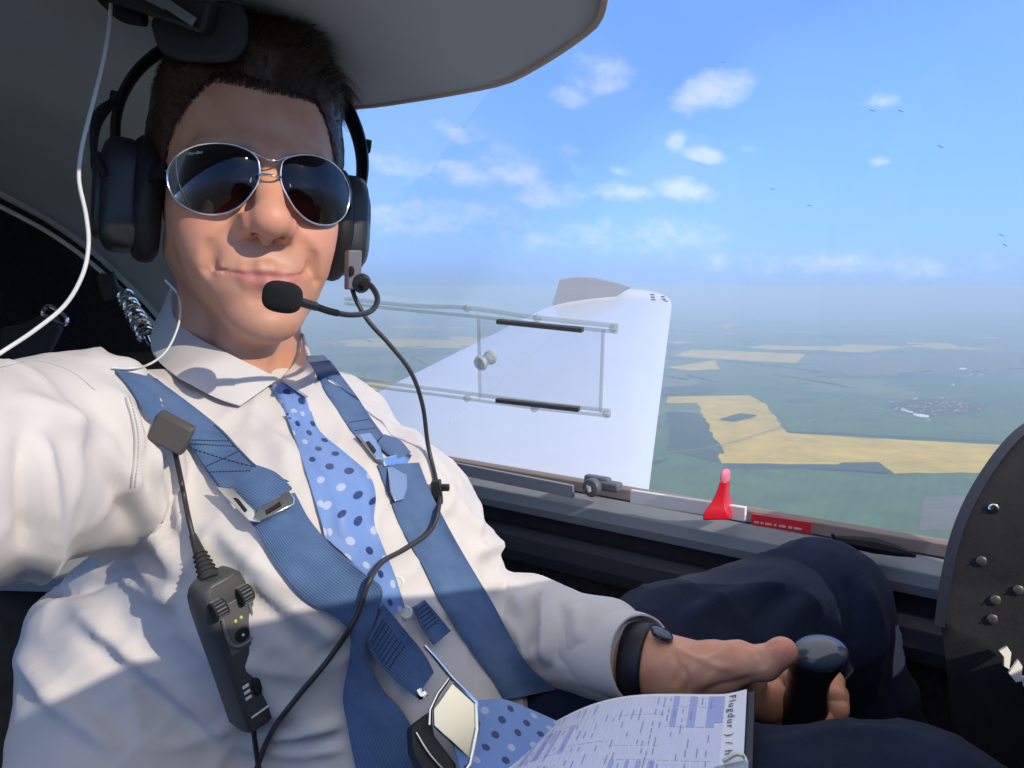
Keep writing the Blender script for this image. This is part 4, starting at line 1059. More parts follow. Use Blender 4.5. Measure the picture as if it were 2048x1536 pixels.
def fold_displace(V, F, folds, scale=1.0):
    Nn = vnormals(V, F); px, py, d = proj(V)
    face = np.sum(Nn * V, axis=1) < .15 * np.linalg.norm(V, axis=1)
    disp = np.zeros(len(V))
    P = np.stack([px, py], axis=1)
    for pts, amp, w in folds:
        c = catmull([(a, b, 0) for a, b in pts], 24)[:, :2]
        best = np.full(len(V), 1e9); tt = np.zeros(len(V))
        lo = c.min(0) - 3 * w; hi = c.max(0) + 3 * w
        m = face & (px > lo[0]) & (px < hi[0]) & (py > lo[1]) & (py < hi[1])
        if not m.any(): continue
        Q = P[m]; b2 = np.full(len(Q), 1e9); t2 = np.zeros(len(Q))
        for i in range(len(c) - 1):
            ab = c[i + 1] - c[i]; t = np.clip(((Q - c[i]) @ ab) / (ab @ ab + 1e-9), 0, 1)
            dd = np.linalg.norm(Q - c[i] - t[:, None] * ab, axis=1)
            u = dd < b2; b2[u] = dd[u]; t2[u] = (i + t[u]) / (len(c) - 1)
        disp[m] += 1.45 * amp * np.exp(-(b2 / w) ** 2) * np.clip(4 * t2 * (1 - t2) * 1.6, 0, 1)
    nz = np.array([mnoise.noise(Vector((v[0] * 13, v[1] * 13, v[2] * 13))) for v in V]) * .0030
    nz += np.array([1 - abs(mnoise.noise(Vector((v[0] * 22 + 5, v[1] * 22, v[2] * 9)))) * 2 for v in V]) * .0012
    cr = np.array([(1 - abs(mnoise.noise(Vector((v[0] * 9 + v[1] * 5, v[1] * 9, v[2] * 7 - v[0] * 6)) + Vector((mnoise.noise(Vector(v) * 11), 0, mnoise.noise(Vector(v) * 9)))))) ** 7 for v in V]) * .0045
    cr += np.array([(1 - abs(mnoise.noise(Vector((v[0] * 23 - v[2] * 12, v[1] * 20, v[2] * 19))))) ** 9 for v in V]) * .0016
    return V + Nn * ((disp + nz + cr) * scale)[:, None], Nn
hand_V, _ = fold_displace(hand_V, hand_F, [([(1516, 1304), (1522, 1320), (1518, 1338)], -.0032, 4), ([(1527, 1304), (1532, 1322), (1528, 1338)], -.0022, 3), ([(1345, 1300), (1356, 1335), (1350, 1375)], -.0035, 6), ([(1365, 1330), (1376, 1360), (1372, 1392)], -.003, 5),
    ([(1400, 1385), (1440, 1370), (1478, 1362), (1515, 1352)], -.0035, 7), ([(1395, 1318), (1430, 1330), (1470, 1338)], .0032, 8), ([(1340, 1290), (1400, 1318), (1450, 1306)], .002, 5), ([(1540, 1296), (1552, 1290), (1566, 1294)], -.0015, 3)], .35)
sf = build_shirt_field(); SV, SF_ = sf.net(); SV = smooth_mesh(SV, SF_, 5)
SV, _ = fold_displace(SV, SF_, FOLDS); SV = smooth_mesh(SV, SF_, 2)
shirt_tree = bvh_of(SV, SF_)

# ---- one body mesh: head and neck, hidden trunk, left forearm and hand, right forearm
def build_person():
    tv = Field((-.62, .18, -.66), (.40, 1.08, .0), .012)
    tv.cap(HEAD_ORG + Vector((0, .05, -.19)), PEL + T_ * .10, .045, .085, 0, None)
    tv.cap(NB - T_ * .05, SHL, .035, .04, .03); tv.cap(NB - T_ * .05, SHR, .035, .045, .03)
    EL = U(900, 1232, .845); tv.cap(SHL, EL, .035, .032, .02); tv.cap(EL, U(1150, 1290, .735), .032, .026, .02)
    tv.cap(SHR, U(-120, 960, .47), .045, .038, .02)
    TV, TF = tv.net()
    V = np.vstack([HW, hand_V, TV]); F = np.vstack([HF, hand_F + len(HW), TF + len(HW) + len(hand_V)])
    o = fast_mesh('person', V, F, skin)
    a = o.data.color_attributes.new('lip', 'FLOAT_COLOR', 'POINT')
    col = np.zeros((len(V), 4), dtype=np.float32); col[:, 3] = 1
    col[:len(HW), 0] = h_lip; col[:len(HW), 1] = h_beard; col[:len(HW), 2] = h_flush
    hx, hy, hd = proj(hand_V); hz = np.exp(-(((hx - 1568) / 26) ** 2 + ((hy - 1300) / 22) ** 2)) * .8 + np.exp(-(((hx - 1640) / 30) ** 2 + ((hy - 1440) / 30) ** 2)) * .5
    col[len(HW):len(HW) + len(hand_V), 2] = hz
    a.data.foreach_set('color', col.ravel())
    tag(o, 'smiling dark haired pilot in a white shirt and sunglasses, left hand on the control stick', 'person')
    return o
PERSON = build_person()
shirt = fast_mesh('shirt', SV, SF_, cotton, PERSON)

# ---- trousers
def build_trousers():
    f = Field((-.25, .22, -.80), (.62, 1.05, -.14), .0055)
    KL = U(1635, 1222, .775); KR = U(2040, 1740, .52)
    HL = U(1030, 1480, .765); HR = U(900, 1820, .60)
    f.cap(PEL - T_ * .05, PEL - T_ * .10, .115, .11, 0, basis_scale(1.3, 1.0))
    f.cap(HL, HL.lerp(KL, .55), .088, .078, .04); f.cap(HL.lerp(KL, .55), KL, .078, .064, .03)
    f.cap(KL, U(1760, 1520, .80), .060, .052, .03); f.cap(U(1760, 1520, .80), U(1960, 2050, .9), .052, .045, .02)
    f.cap(HR, U(1500, 1712, .555), .085, .080, .04); f.cap(U(1500, 1712, .555), U(1860, 1670, .53), .080, .064, .03)
    f.cap(U(1860, 1670, .53), U(2150, 2100, .60), .060, .05, .03)
    V, F = f.net(); V = smooth_mesh(V, F, 2)
    folds = [([(1350, 1250), (1450, 1200), (1600, 1150)], .004, 18), ([(1500, 1330), (1520, 1230), (1600, 1160)], -.004, 22), ([(1560, 1400), (1560, 1280), (1620, 1180)], .005, 20),
             ([(1700, 1300), (1710, 1220), (1690, 1150)], -.005, 16), ([(1740, 1400), (1752, 1250), (1720, 1150)], .005, 12), ([(1640, 1400), (1645, 1290), (1660, 1200)], -.005, 20),
             ([(1800, 1450), (1830, 1350), (1800, 1250)], .004, 20), ([(1500, 1500), (1700, 1470), (1850, 1480)], .003, 12)]
    V, _ = fold_displace(V, F, folds)
    o = fast_mesh('trousers', V, F, navy, PERSON)
    return V, F
TRV, TRF = build_trousers(); tr_tree = bvh_of(TRV, TRF)

# ---- cuff, collar, placket
def build_shirt_details():
    c0 = U(1195, 1298, .705); c1 = U(1276, 1312, .668)
    ax = (c1 - c0).normalized(); G = []
    u = ax.cross(Vector((0, 0, 1))).normalized(); w = u.cross(ax).normalized()
    for i, (t, r) in enumerate([(-.25, .0385), (.0, .0405), (.3, .0408), (.6, .040), (.95, .0395), (1.0, .0390)]):
        c = c0 + (c1 - c0) * (t * 1.05)
        G.append([c + (u * math.cos(a) * 1.04 + w * math.sin(a) * .94) * (r + .0012 * math.sin(3 * a + i)) for a in np.linspace(0, 2 * math.pi, 49)[:-1]])
    V = [p for r in G for p in r]
    Gi = [[c0 + (c1 - c0) * (t * 1.05) + (p - (c0 + (c1 - c0) * (t * 1.05))) * .955 for p in row] for row, t in zip(G, (-.25, .0, .3, .6, .95, 1.0))]
    V += [p for r in Gi[::-1] for p in r]
    cf = MB(); cf.add(V, grid_faces(12, 48, True)); cf.build('cuff', cotton, shirt, sharp=60)
    # collar leaves hung from a fold line on the neck
    trees = [head_tree, shirt_tree]
    def leaf(top, bot, lift_t, lift_b, n=40, k=10, dt=None, db=None):
        T = catmull([(a, b, c) for a, b, c in top], n); B = catmull([(a, b, c) for a, b, c in bot], n)
        G = []
        for i in range(n):
            a = U(*T[i]); b = U(*B[i]); row = []
            for j in range(k):
                t = j / (k - 1); p = a.lerp(b, t)
                p = p - p.normalized() * (.006 * math.sin(math.pi * t))
                row.append(p)
            G.append(row)
        return G
    def dep(x, y, lift, trees=trees, default=.7):
        return cast(x, y, trees, default) - lift
    # left leaf in the picture: (x, y, depth)
    tl = [(340, 575, .76), (340, 604, .735), (352, 640, .705), (395, 675, dep(400, 676, .006)), (455, 706, dep(455, 708, .007)), (520, 738, dep(520, 740, .008)), (558, 757, dep(556, 757, .010))]
    bl = [(326, 612, .775), (304, 660, .735), (306, 708, dep(322, 724, .014)), (348, 748, dep(352, 752, .011)), (405, 782, dep(405, 782, .010)), (445, 800, dep(445, 800, .011)), (481, 811, dep(481, 808, .011))]
    G1 = leaf(tl, bl, 0, 0)
    sheet('collar_leaf', G1, .0022, cotton, shirt)
    tr_ = [(604, 664, .735), (603, 695, dep(597, 700, .008)), (590, 725, dep(588, 728, .008)), (563, 757, dep(560, 757, .010))]
    br = [(608, 670, .742), (622, 715, dep(622, 722, .012)), (629, 765, dep(628, 767, .012)), (617, 793, dep(617, 792, .013))]
    G2 = leaf(tr_, br, 0, 0, n=24)
    sheet('collar_leaf', G2, .0022, cotton, shirt)
    # stand of the collar round the back of the neck
    st = []
    for t in np.linspace(0, 2 * math.pi, 60):
        row = []
        for (z, r) in ((-104, 61), (-118, 62), (-134, 64), (-150, 66)):
            zz = z - 20 * math.cos(t) * -1 if False else z
            row.append(H(-12 + r * math.sin(t) * 1.0, 20 + r * math.cos(t) * 1.0 - (z + 100) * .12, zz - 22 - 24 * (1 - math.cos(t)) / 2 * 1.0))
        st.append(row)
build_shirt_details()
def shirt_seam(pts, r=.00045, dash=True, name='seam'):
    c = catmull([(a, b, 0) for a, b in pts], 90); P = [U(x, y, cast(x, y, [shirt_tree], .6) - .0003) for x, y, _ in c]; mb = MB()
    if dash:
        for i in range(0, 88, 3): mb.tube([P[i], P[i + 2]], r, 5)
    else: mb.tube(P, r, 6)
    mb.build(name, mat('thread', (.40, .39, .41), .9), shirt)
shirt_seam([(258, 792), (272, 840), (277, 890), (270, 975)]); shirt_seam([(251, 795), (264, 842), (269, 890), (262, 975)], .0007, False)
shirt_seam([(0, 735), (70, 722), (140, 742), (190, 780)], .0003, False)
shirt_seam([(620, 860), (606, 930), (640, 1010)], .0006, False)

# ---- hair: a cap of scalp plus several thousand fine locks
def build_hair():
    x, y, z = HV.T
    Nl = vnormals(HV, HF)
    ang = np.arctan2(x, -y)            # 0 = front
    aa = np.abs(ang)
    line = np.interp(aa, [0, .30, .55, .75, .95, 1.15, 1.30, 1.45, 1.75, 2.2, 3.15], [66, 69, 72, 56, 40, 20, -22, -26, 10, -50, -75])
    line = line - np.where(x > 0, 13 * np.exp(-((aa - .92) / .28) ** 2), 3 * np.exp(-((aa - .92) / .28) ** 2))
    edge_n = np.array([mnoise.noise(Vector(v) * .075) * 1.7 + mnoise.noise(Vector(v) * .28) * .8 for v in HV])
    m = z > line + 1.5 + 3.0 * edge_n
    ids = np.where(m)[0]
    depth_in = np.clip((z - line) / 22, 0, 1)
    top = np.clip((z - 62) / 50, 0, 1)
    frontness = np.clip((-y + 30) / 70, 0, 1)
    th = .3 + depth_in ** .7 * (3.2 + 12.0 * top * (.55 + .75 * frontness))
    clumpv = np.array([mnoise.noise(Vector((v[0] * .07 + v[1] * .02, v[1] * .03, v[2] * .03))) for v in HV])
    th = th * (1 + .35 * clumpv)
    W_ = HW + (HM @ (Nl * th[:, None]).T).T * HS
    keep = m[HF].all(axis=1); Fs = HF[keep]; used = np.unique(Fs); mp = -np.ones(len(HV), dtype=int); mp[used] = np.arange(len(used))
    hair = fast_mesh('hair', W_[used], mp[Fs], hair_m, PERSON)
    V = []; F = []
    pick = np.concatenate([np.random.choice(ids, 17000), np.random.choice(ids[(depth_in[ids] < .3)], 5000), np.random.choice(ids[(top[ids] > .2) & (y[ids] < 20)], 6000)])
    for i in pick:
        p = Vector(HV[i]); nrm = Vector(Nl[i]); x_, y_, z_ = p; edge = depth_in[i]; tp = top[i]
        cl = Vector((mnoise.noise(p * .05), mnoise.noise(p * .05 + Vector((9, 3, 1))), mnoise.noise(p * .05 + Vector((2, 8, 5)))))
        if z_ > 58: flow = Vector((.42 + .25 * x_ / 70, .70, .25 + .5 * (1 if y_ < -35 else 0)))
        elif y_ < 0: flow = Vector((0, .75, -.35))
        else: flow = Vector((0, .5, -.85))
        flow = flow + cl * (.35 + .75 * tp)
        flow = flow - nrm * flow.dot(nrm)
        if flow.length < 1e-3: continue
        flow.normalize()
        lift = .10 + (.22 if z_ > 60 and y_ < -35 else 0) + (.42 + .45 * frontness[i]) * tp * random.uniform(.5, 1.2)
        d = (flow + nrm * lift + Vector((random.uniform(-.1, .1), random.uniform(-.1, .1), random.uniform(-.1, .1)))).normalized()
        ln = (9 + 24 * tp + 30 * tp * frontness[i] + (8 if z_ > 60 and y_ < -35 else 0)) * random.uniform(.6, 1.15)
        if edge < .2: ln *= .9
        curl = -nrm * (.35 * lift + .12) + flow * .1 + cl * .35 * tp
        r0 = .34 if tp > .2 else .28
        p0 = p + nrm * th[i] * random.uniform(.55, .98)
        pts = [p0 + d * ln * t + curl * ln * t * t for t in (0, .25, .5, .75, 1)]
        side = d.cross(nrm); side = side.normalized() if side.length > 1e-3 else Vector((1, 0, 0)); oth = side.cross(d).normalized()
        o = len(V)
        for k in range(5):
            r = r0 * (1 - .85 * (k / 4) ** 1.5)
            for a in (0, 2.094, 4.189): V.append(pts[k] + side * math.cos(a) * r + oth * math.sin(a) * r)
        for k in range(4):
            for a in range(3):
                b = o + k * 3; F.append((b + a, b + (a + 1) % 3, b + 3 + (a + 1) % 3, b + 3 + a))
    soft = np.where((z > line - 5) & (z < line + 4) & (y < 60))[0]
    for i in np.random.choice(soft, 5200):
        p = Vector(HV[i]); nrm = Vector(Nl[i]); x_, y_, z_ = p
        flow = Vector((.25, .35, 1.0)) if aa[i] < .6 else Vector((0, .9, .15 if z_ > 20 else -.5))
        flow = flow + Vector((random.gauss(0, .22), random.gauss(0, .22), random.gauss(0, .22))); flow = (flow - nrm * flow.dot(nrm)).normalized()
        d = (flow + nrm * random.uniform(.05, .4)).normalized(); ln = random.uniform(6, 19) if aa[i] < .8 else random.uniform(3, 8)
        side = d.cross(nrm).normalized(); o = len(V); r0 = .17
        for k in range(3):
            t = k / 2; c = p + d * ln * t - nrm * .10 * ln * t * t; r = r0 * (1 - .8 * t)
            for a in (0, 2.094, 4.189): V.append(c + side * math.cos(a) * r + nrm * math.sin(a) * r)
        for k in range(2):
            for a in range(3):
                b = o + k * 3; F.append((b + a, b + (a + 1) % 3, b + 3 + (a + 1) % 3, b + 3 + a))
    V = (HM @ np.array([tuple(v) for v in V]).T).T * HS + np.array(HEAD_ORG)
    fast_mesh('locks', V, np.array(F), hair_m, hair)
build_hair()
# ================================================================== SUNGLASSES
def build_glasses():
    e = empty('sunglasses', (0, 0, 0), 'aviator sunglasses with thin silver rims and dark lenses on the pilot', 'sunglasses')
    lm = bpy.data.materials.new('dark_lens'); lm.use_nodes = True; nt = lm.node_tree; N = nt.nodes; L = nt.links; N.clear()
    out = N.new('ShaderNodeOutputMaterial'); tr = N.new('ShaderNodeBsdfTransparent'); gl = N.new('ShaderNodeBsdfGlossy'); gl.inputs['Roughness'].default_value = .03
    gl.inputs[0].default_value = (.80, .86, .95, 1)
    # the tint thins towards the lower rim (a graduated lens)
    at = N.new('ShaderNodeUVMap'); at.uv_map = 'uv'; sx = N.new('ShaderNodeSeparateXYZ'); L.new(at.outputs[0], sx.inputs[0])
    cr = N.new('ShaderNodeValToRGB'); L.new(sx.outputs['Y'], cr.inputs[0]); cr.color_ramp.elements[0].color = (.13, .085, .10, 1); cr.color_ramp.elements[0].position = .05
    cr.color_ramp.elements[1].color = (.030, .030, .045, 1); cr.color_ramp.elements[1].position = .75
    L.new(cr.outputs[0], tr.inputs[0])
    fr = N.new('ShaderNodeFresnel'); fr.inputs[0].default_value = 1.48
    mx = N.new('ShaderNodeMixShader'); L.new(fr.outputs[0], mx.inputs[0]); L.new(tr.outputs[0], mx.inputs[1]); L.new(gl.outputs[0], mx.inputs[2]); L.new(mx.outputs[0], out.inputs[0])
    rim = mat('silver_rim', (.80, .78, .74), .22, metal=1.0)
    tip = mat('black_temple', (.012, .012, .014), .4)
    # lens outline in the lens plane: (inner-outer u, up v) in mm, teardrop; u grows outward
    out_ = [(-29, 9), (-27, 17), (-18, 22), (-4, 24.5), (12, 23), (24, 17), (30.5, 7), (31, -4), (26, -15), (16, -23), (4, -26), (-8, -24), (-18, -17), (-25, -7), (-28.5, 1)]
    ring = catmull([(a, b, 0) for a, b in out_ + out_[:1]], 72)[:-1, :2]
    GT = R(-2.2)
    def lens_pt(s, u, v):
        x = s * (36.5 + u); y = -106 + .0075 * (u ** 2 + v ** 2) + .0058 * (abs(x)) ** 2 + v * .10 * -1 + 3
        z = 2 + v
        xr = x * math.cos(GT) + z * math.sin(GT); zr = -x * math.sin(GT) + z * math.cos(GT)
        return H(xr, y, zr - 10)
    for s in (-1, 1):
        V = []; uv = []; nr = 12
        for i in range(nr + 1):
            for u, v in ring * (i / nr): V.append(lens_pt(s, u, v)); uv.append(((u + 32) / 64, (v + 26) / 51))
        o = mesh('lens', V, grid_faces(nr + 1, len(ring), True), lm, e, uv=uv)
        R_ = [lens_pt(s, u, v) for u, v in ring]; R_.append(R_[0])
        tube('rim', R_, .00085, rim, o, 8, None)
        # hinge and temple arm
        a = lens_pt(s, 30.5, 6); 
        ts = a + Hn(s * .0015, .0045, 0); mb = MB(); mb.tube([a, ts], [.0008, .0010], 8); mb.build('hinge', rim, e)
        mb = MB(); pts = [ts, H(s * 77, -40, -3), H(s * 79, -5, -2)]
        P = catmull(pts, 12); V = []
        for p in P:
            for dz, dx in ((-.0055, -.0009), (.0055, -.0009), (.0055, .0009), (-.0055, .0009)): V.append(Vector(p) + Hn(s * dx, 0, dz))
        mb.add(V, grid_faces(12, 4, True)); mb.build('temple', tip, e)
        mb = MB(); mb.ell(H(s * 13.5, -92, -12), Hn(s * .0018, 0, 0), Hn(0, .003, 0), Hn(0, 0, .0065), 14, 10); mb.tube([H(s * 13.5, -93, -10), H(s * 14, -98, -6), lens_pt(s, -22, -2)], .0005, 6)
        mb.build('nose_pad', mat_clear('nose_pad', (.85, .8, .78), .5), e)
    # lower bridge and upper brow bar
    tube('bridge', [lens_pt(-1, -28.3, 5), H(-3, -106, -5), H(3, -106, -5.2), lens_pt(1, -28.3, 5)], .0010, rim, e, 8, 16)
    tube('brow_bar', [lens_pt(-1, -10, 24.3), lens_pt(-1, -24, 20.5), H(0, -104, 6.5), lens_pt(1, -24, 20.5), lens_pt(1, -10, 24.3)], .00085, rim, e, 8, 30)
    # maker's script on the upper outer corner of the lens
    cu = bpy.data.curves.new('script', 'FONT'); cu.body = 'Ray-Ban'; cu.size = .0030; cu.shear = .45; cu.resolution_u = 3; cu.space_character = .92
    t = bpy.data.objects.new('script', cu); C.objects.link(t)
    dg = bpy.context.evaluated_depsgraph_get(); me = bpy.data.meshes.new_from_object(t.evaluated_get(dg)); bpy.data.objects.remove(t)
    co = [v.co.copy() for v in me.vertices]
    for v, c in zip(me.vertices, co):
        u = -( -18.5 + c.x * 1000 ) ; v.co = lens_pt(-1, 19 - c.x * 1000, 15.6 + c.y * 1000 + .10 * c.x * 1000) + Hn(0, -.0004, 0)
    link('lens_script', me, mat('etched_white', (.75, .76, .8), .6), e)
build_glasses()

# ================================================================== HARNESS, TIE AND THE REST
def mat_web():
    m = mat('blue_webbing', (.055, .125, .27), .75, sheen=.2, spec=.3); N, L, p = nodes(m)
    uv = N.new('ShaderNodeUVMap'); uv.uv_map = 'uv'
    mp = N.new('ShaderNodeMapping'); mp.inputs['Rotation'].default_value = (0, 0, R(3)); L.new(uv.outputs[0], mp.inputs[0])
    w = N.new('ShaderNodeTexWave'); w.inputs['Scale'].default_value = 170; w.inputs['Distortion'].default_value = .6; L.new(mp.outputs[0], w.inputs[0])
    n = N.new('ShaderNodeTexNoise'); n.inputs['Scale'].default_value = 45; n.inputs['Detail'].default_value = 9; L.new(uv.outputs[0], n.inputs['Vector'])
    mx = N.new('ShaderNodeMix'); mx.data_type = 'RGBA'; mx.inputs[6].default_value = (.038, .085, .205, 1); mx.inputs[7].default_value = (.105, .19, .36, 1)
    ad = N.new('ShaderNodeMath'); ad.operation = 'MULTIPLY_ADD'; L.new(w.outputs['Fac'], ad.inputs[0]); ad.inputs[1].default_value = .34; ad.inputs[2].default_value = -.2
    a2 = N.new('ShaderNodeMath'); a2.operation = 'ADD'; a2.use_clamp = True; L.new(ad.outputs[0], a2.inputs[0]); L.new(n.outputs['Fac'], a2.inputs[1]); L.new(a2.outputs[0], mx.inputs[0])
    L.new(mx.outputs[2], p.inputs['Base Color'])
    b = N.new('ShaderNodeBump'); b.inputs['Strength'].default_value = .5; b.inputs['Distance'].default_value = .0006; L.new(w.outputs['Fac'], b.inputs['Height']); L.new(b.outputs[0], p.inputs['Normal'])
    return m
web = mat_web()
def mat_tie():
    m = mat('blue_silk', (.13, .25, .55), .42, sheen=.3, spec=.4); N, L, p = nodes(m)
    uv = N.new('ShaderNodeUVMap'); uv.uv_map = 'uv'
    mp = N.new('ShaderNodeMapping'); mp.inputs['Rotation'].default_value = (0, 0, R(40)); mp.inputs['Scale'].default_value = (60, 60, 0); L.new(uv.outputs[0], mp.inputs[0])
    v = N.new('ShaderNodeTexVoronoi'); v.inputs['Randomness'].default_value = .12; v.inputs['Scale'].default_value = 1; L.new(mp.outputs[0], v.inputs['Vector'])
    lt = N.new('ShaderNodeMapRange'); lt.inputs['From Min'].default_value = .235; lt.inputs['From Max'].default_value = .205; L.new(v.outputs['Distance'], lt.inputs['Value'])
    sc2 = N.new('ShaderNodeSeparateColor'); L.new(v.outputs['Color'], sc2.inputs[0])
    gt = N.new('ShaderNodeMath'); gt.operation = 'GREATER_THAN'; gt.inputs[1].default_value = .64; L.new(sc2.outputs[0], gt.inputs[0])
    c = N.new('ShaderNodeMix'); c.data_type = 'RGBA'; c.inputs[6].default_value = (.012, .03, .14, 1); c.inputs[7].default_value = (.40, .47, .66, 1); L.new(gt.outputs[0], c.inputs[0])
    c2 = N.new('ShaderNodeMix'); c2.data_type = 'RGBA'; c2.inputs[6].default_value = (.15, .27, .58, 1); L.new(lt.outputs[0], c2.inputs[0]); L.new(c.outputs[2], c2.inputs[7])
    L.new(c2.outputs[2], p.inputs['Base Color'])
    w = N.new('ShaderNodeTexWave'); w.inputs['Scale'].default_value = 500; mp3 = N.new('ShaderNodeMapping'); mp3.inputs['Rotation'].default_value = (0, 0, R(45)); L.new(uv.outputs[0], mp3.inputs[0]); L.new(mp3.outputs[0], w.inputs[0])
    b = N.new('ShaderNodeBump'); b.inputs['Strength'].default_value = .25; b.inputs['Distance'].default_value = .0004; L.new(w.outputs['Fac'], b.inputs['Height']); L.new(b.outputs[0], p.inputs['Normal'])
    return m
silk = mat_tie()
STRAPS = []
def ribbon(name, Lp, Rp, m, parent, lift=.002, th=.0016, n=46, k=12, trees=None, default=None, wave=0.0, crown=0.0, dmin=None, fold=None):
    """band lying on the body between two edges drawn on the photo; each point is dropped on the surface below"""
    trees = trees or [shirt_tree]
    Lc = catmull([(a[0], a[1], a[2] if len(a) > 2 else -1) for a in Lp], n); Rc = catmull([(a[0], a[1], a[2] if len(a) > 2 else -1) for a in Rp], n)
    px = np.zeros((n, k)); py = np.zeros((n, k)); D = np.zeros((n, k)); last = default or .62
    for i in range(n):
        for j in range(k):
            t = j / (k - 1); px[i, j] = Lc[i, 0] * (1 - t) + Rc[i, 0] * t; py[i, j] = Lc[i, 1] * (1 - t) + Rc[i, 1] * t
            c = cast(px[i, j], py[i, j], trees, None)
            if c is None: c = default or last
            D[i, j] = c; last = c
    base = D.copy()
    for _ in range(10):
        E = np.pad(D, 1, mode='edge'); A = (E[:-2, 1:-1] + E[2:, 1:-1] + E[1:-1, :-2] + E[1:-1, 2:]) / 4
        D = np.minimum(A, base)
    for _ in range(4):
        E = np.pad(D, 1, mode='edge'); D = (E[:-2, 1:-1] + E[2:, 1:-1] + E[1:-1, :-2] + E[1:-1, 2:]) / 4
    D = D - lift - .0012
    tt = np.linspace(0, 1, k)[None, :]; ss = np.linspace(0, 1, n)[:, None]
    if crown: D = D - crown * np.sin(math.pi * tt) * np.ones_like(ss)
    if wave: D = D - wave * (.5 + .5 * np.sin(ss * 9 + tt * 2.0)) * np.sin(math.pi * tt)
    if fold is not None: D = D - fold(ss, tt)
    G = [[U(px[i, j], py[i, j], D[i, j]) for j in range(k)] for i in range(n)]
    G = np.array([[list(p) for p in r] for r in G])
    dl = np.linalg.norm(np.diff(G[:, k // 2], axis=0), axis=1); v = np.concatenate([[0], np.cumsum(dl)])
    w = np.linalg.norm(G[:, -1] - G[:, 0], axis=1).mean()
    uv = np.zeros((n, k, 2)); uv[..., 0] = np.linspace(0, w, k)[None, :]; uv[..., 1] = v[:, None]
    STRAPS.append(bvh_of(G.reshape(-1, 3), grid_faces(n, k)))
    return sheet(name, G, th, m, parent, uv=uv), G
def stitches(G, rows, m, parent, name='stitching', lift=.0006):
    """thread dashes drawn between grid coordinates (r, c in 0..1)"""
    n, k = G.shape[:2]; mb = MB()
    def at(r, c):
        r = min(max(r, 0), 1) * (n - 1); c = min(max(c, 0), 1) * (k - 1); i = min(int(r), n - 2); j = min(int(c), k - 2); a = r - i; b = c - j
        return Vector(G[i, j] * (1 - a) * (1 - b) + G[i + 1, j] * a * (1 - b) + G[i, j + 1] * (1 - a) * b + G[i + 1, j + 1] * a * b)
    for (r0, c0, r1, c1, cnt) in rows:
        for q in range(cnt):
            a = at(r0 + (r1 - r0) * (q + .15) / cnt, c0 + (c1 - c0) * (q + .15) / cnt); b = at(r0 + (r1 - r0) * (q + .75) / cnt, c0 + (c1 - c0) * (q + .75) / cnt)
            a = a - a.normalized() * lift; b = b - b.normalized() * lift
            mb.tube([a, b], .00042, 5)
    return mb.build(name, m, parent)
def plate_from_px(mb, pts, trees, lift, th, mi=0, holes=None):
    P = []
    for q in pts:
        d = q[2] if len(q) > 2 else cast(q[0], q[1], trees, .62) - lift
        P.append(U(q[0], q[1], d))
    # flatten to a best plane
    A = np.array([list(p) for p in P]); c = A.mean(0); u, s, vt = np.linalg.svd(A - c); nn = vt[2]
    if nn @ c > 0: nn = -nn
    Q = [];
    for p in A:
        r = p / np.linalg.norm(p); t = (c @ nn) / (r @ nn); Q.append(Vector(r * t))
    nn = Vector(nn); mb.prism([q + nn * th for q in Q], -nn * th, mi)
    return Q, nn
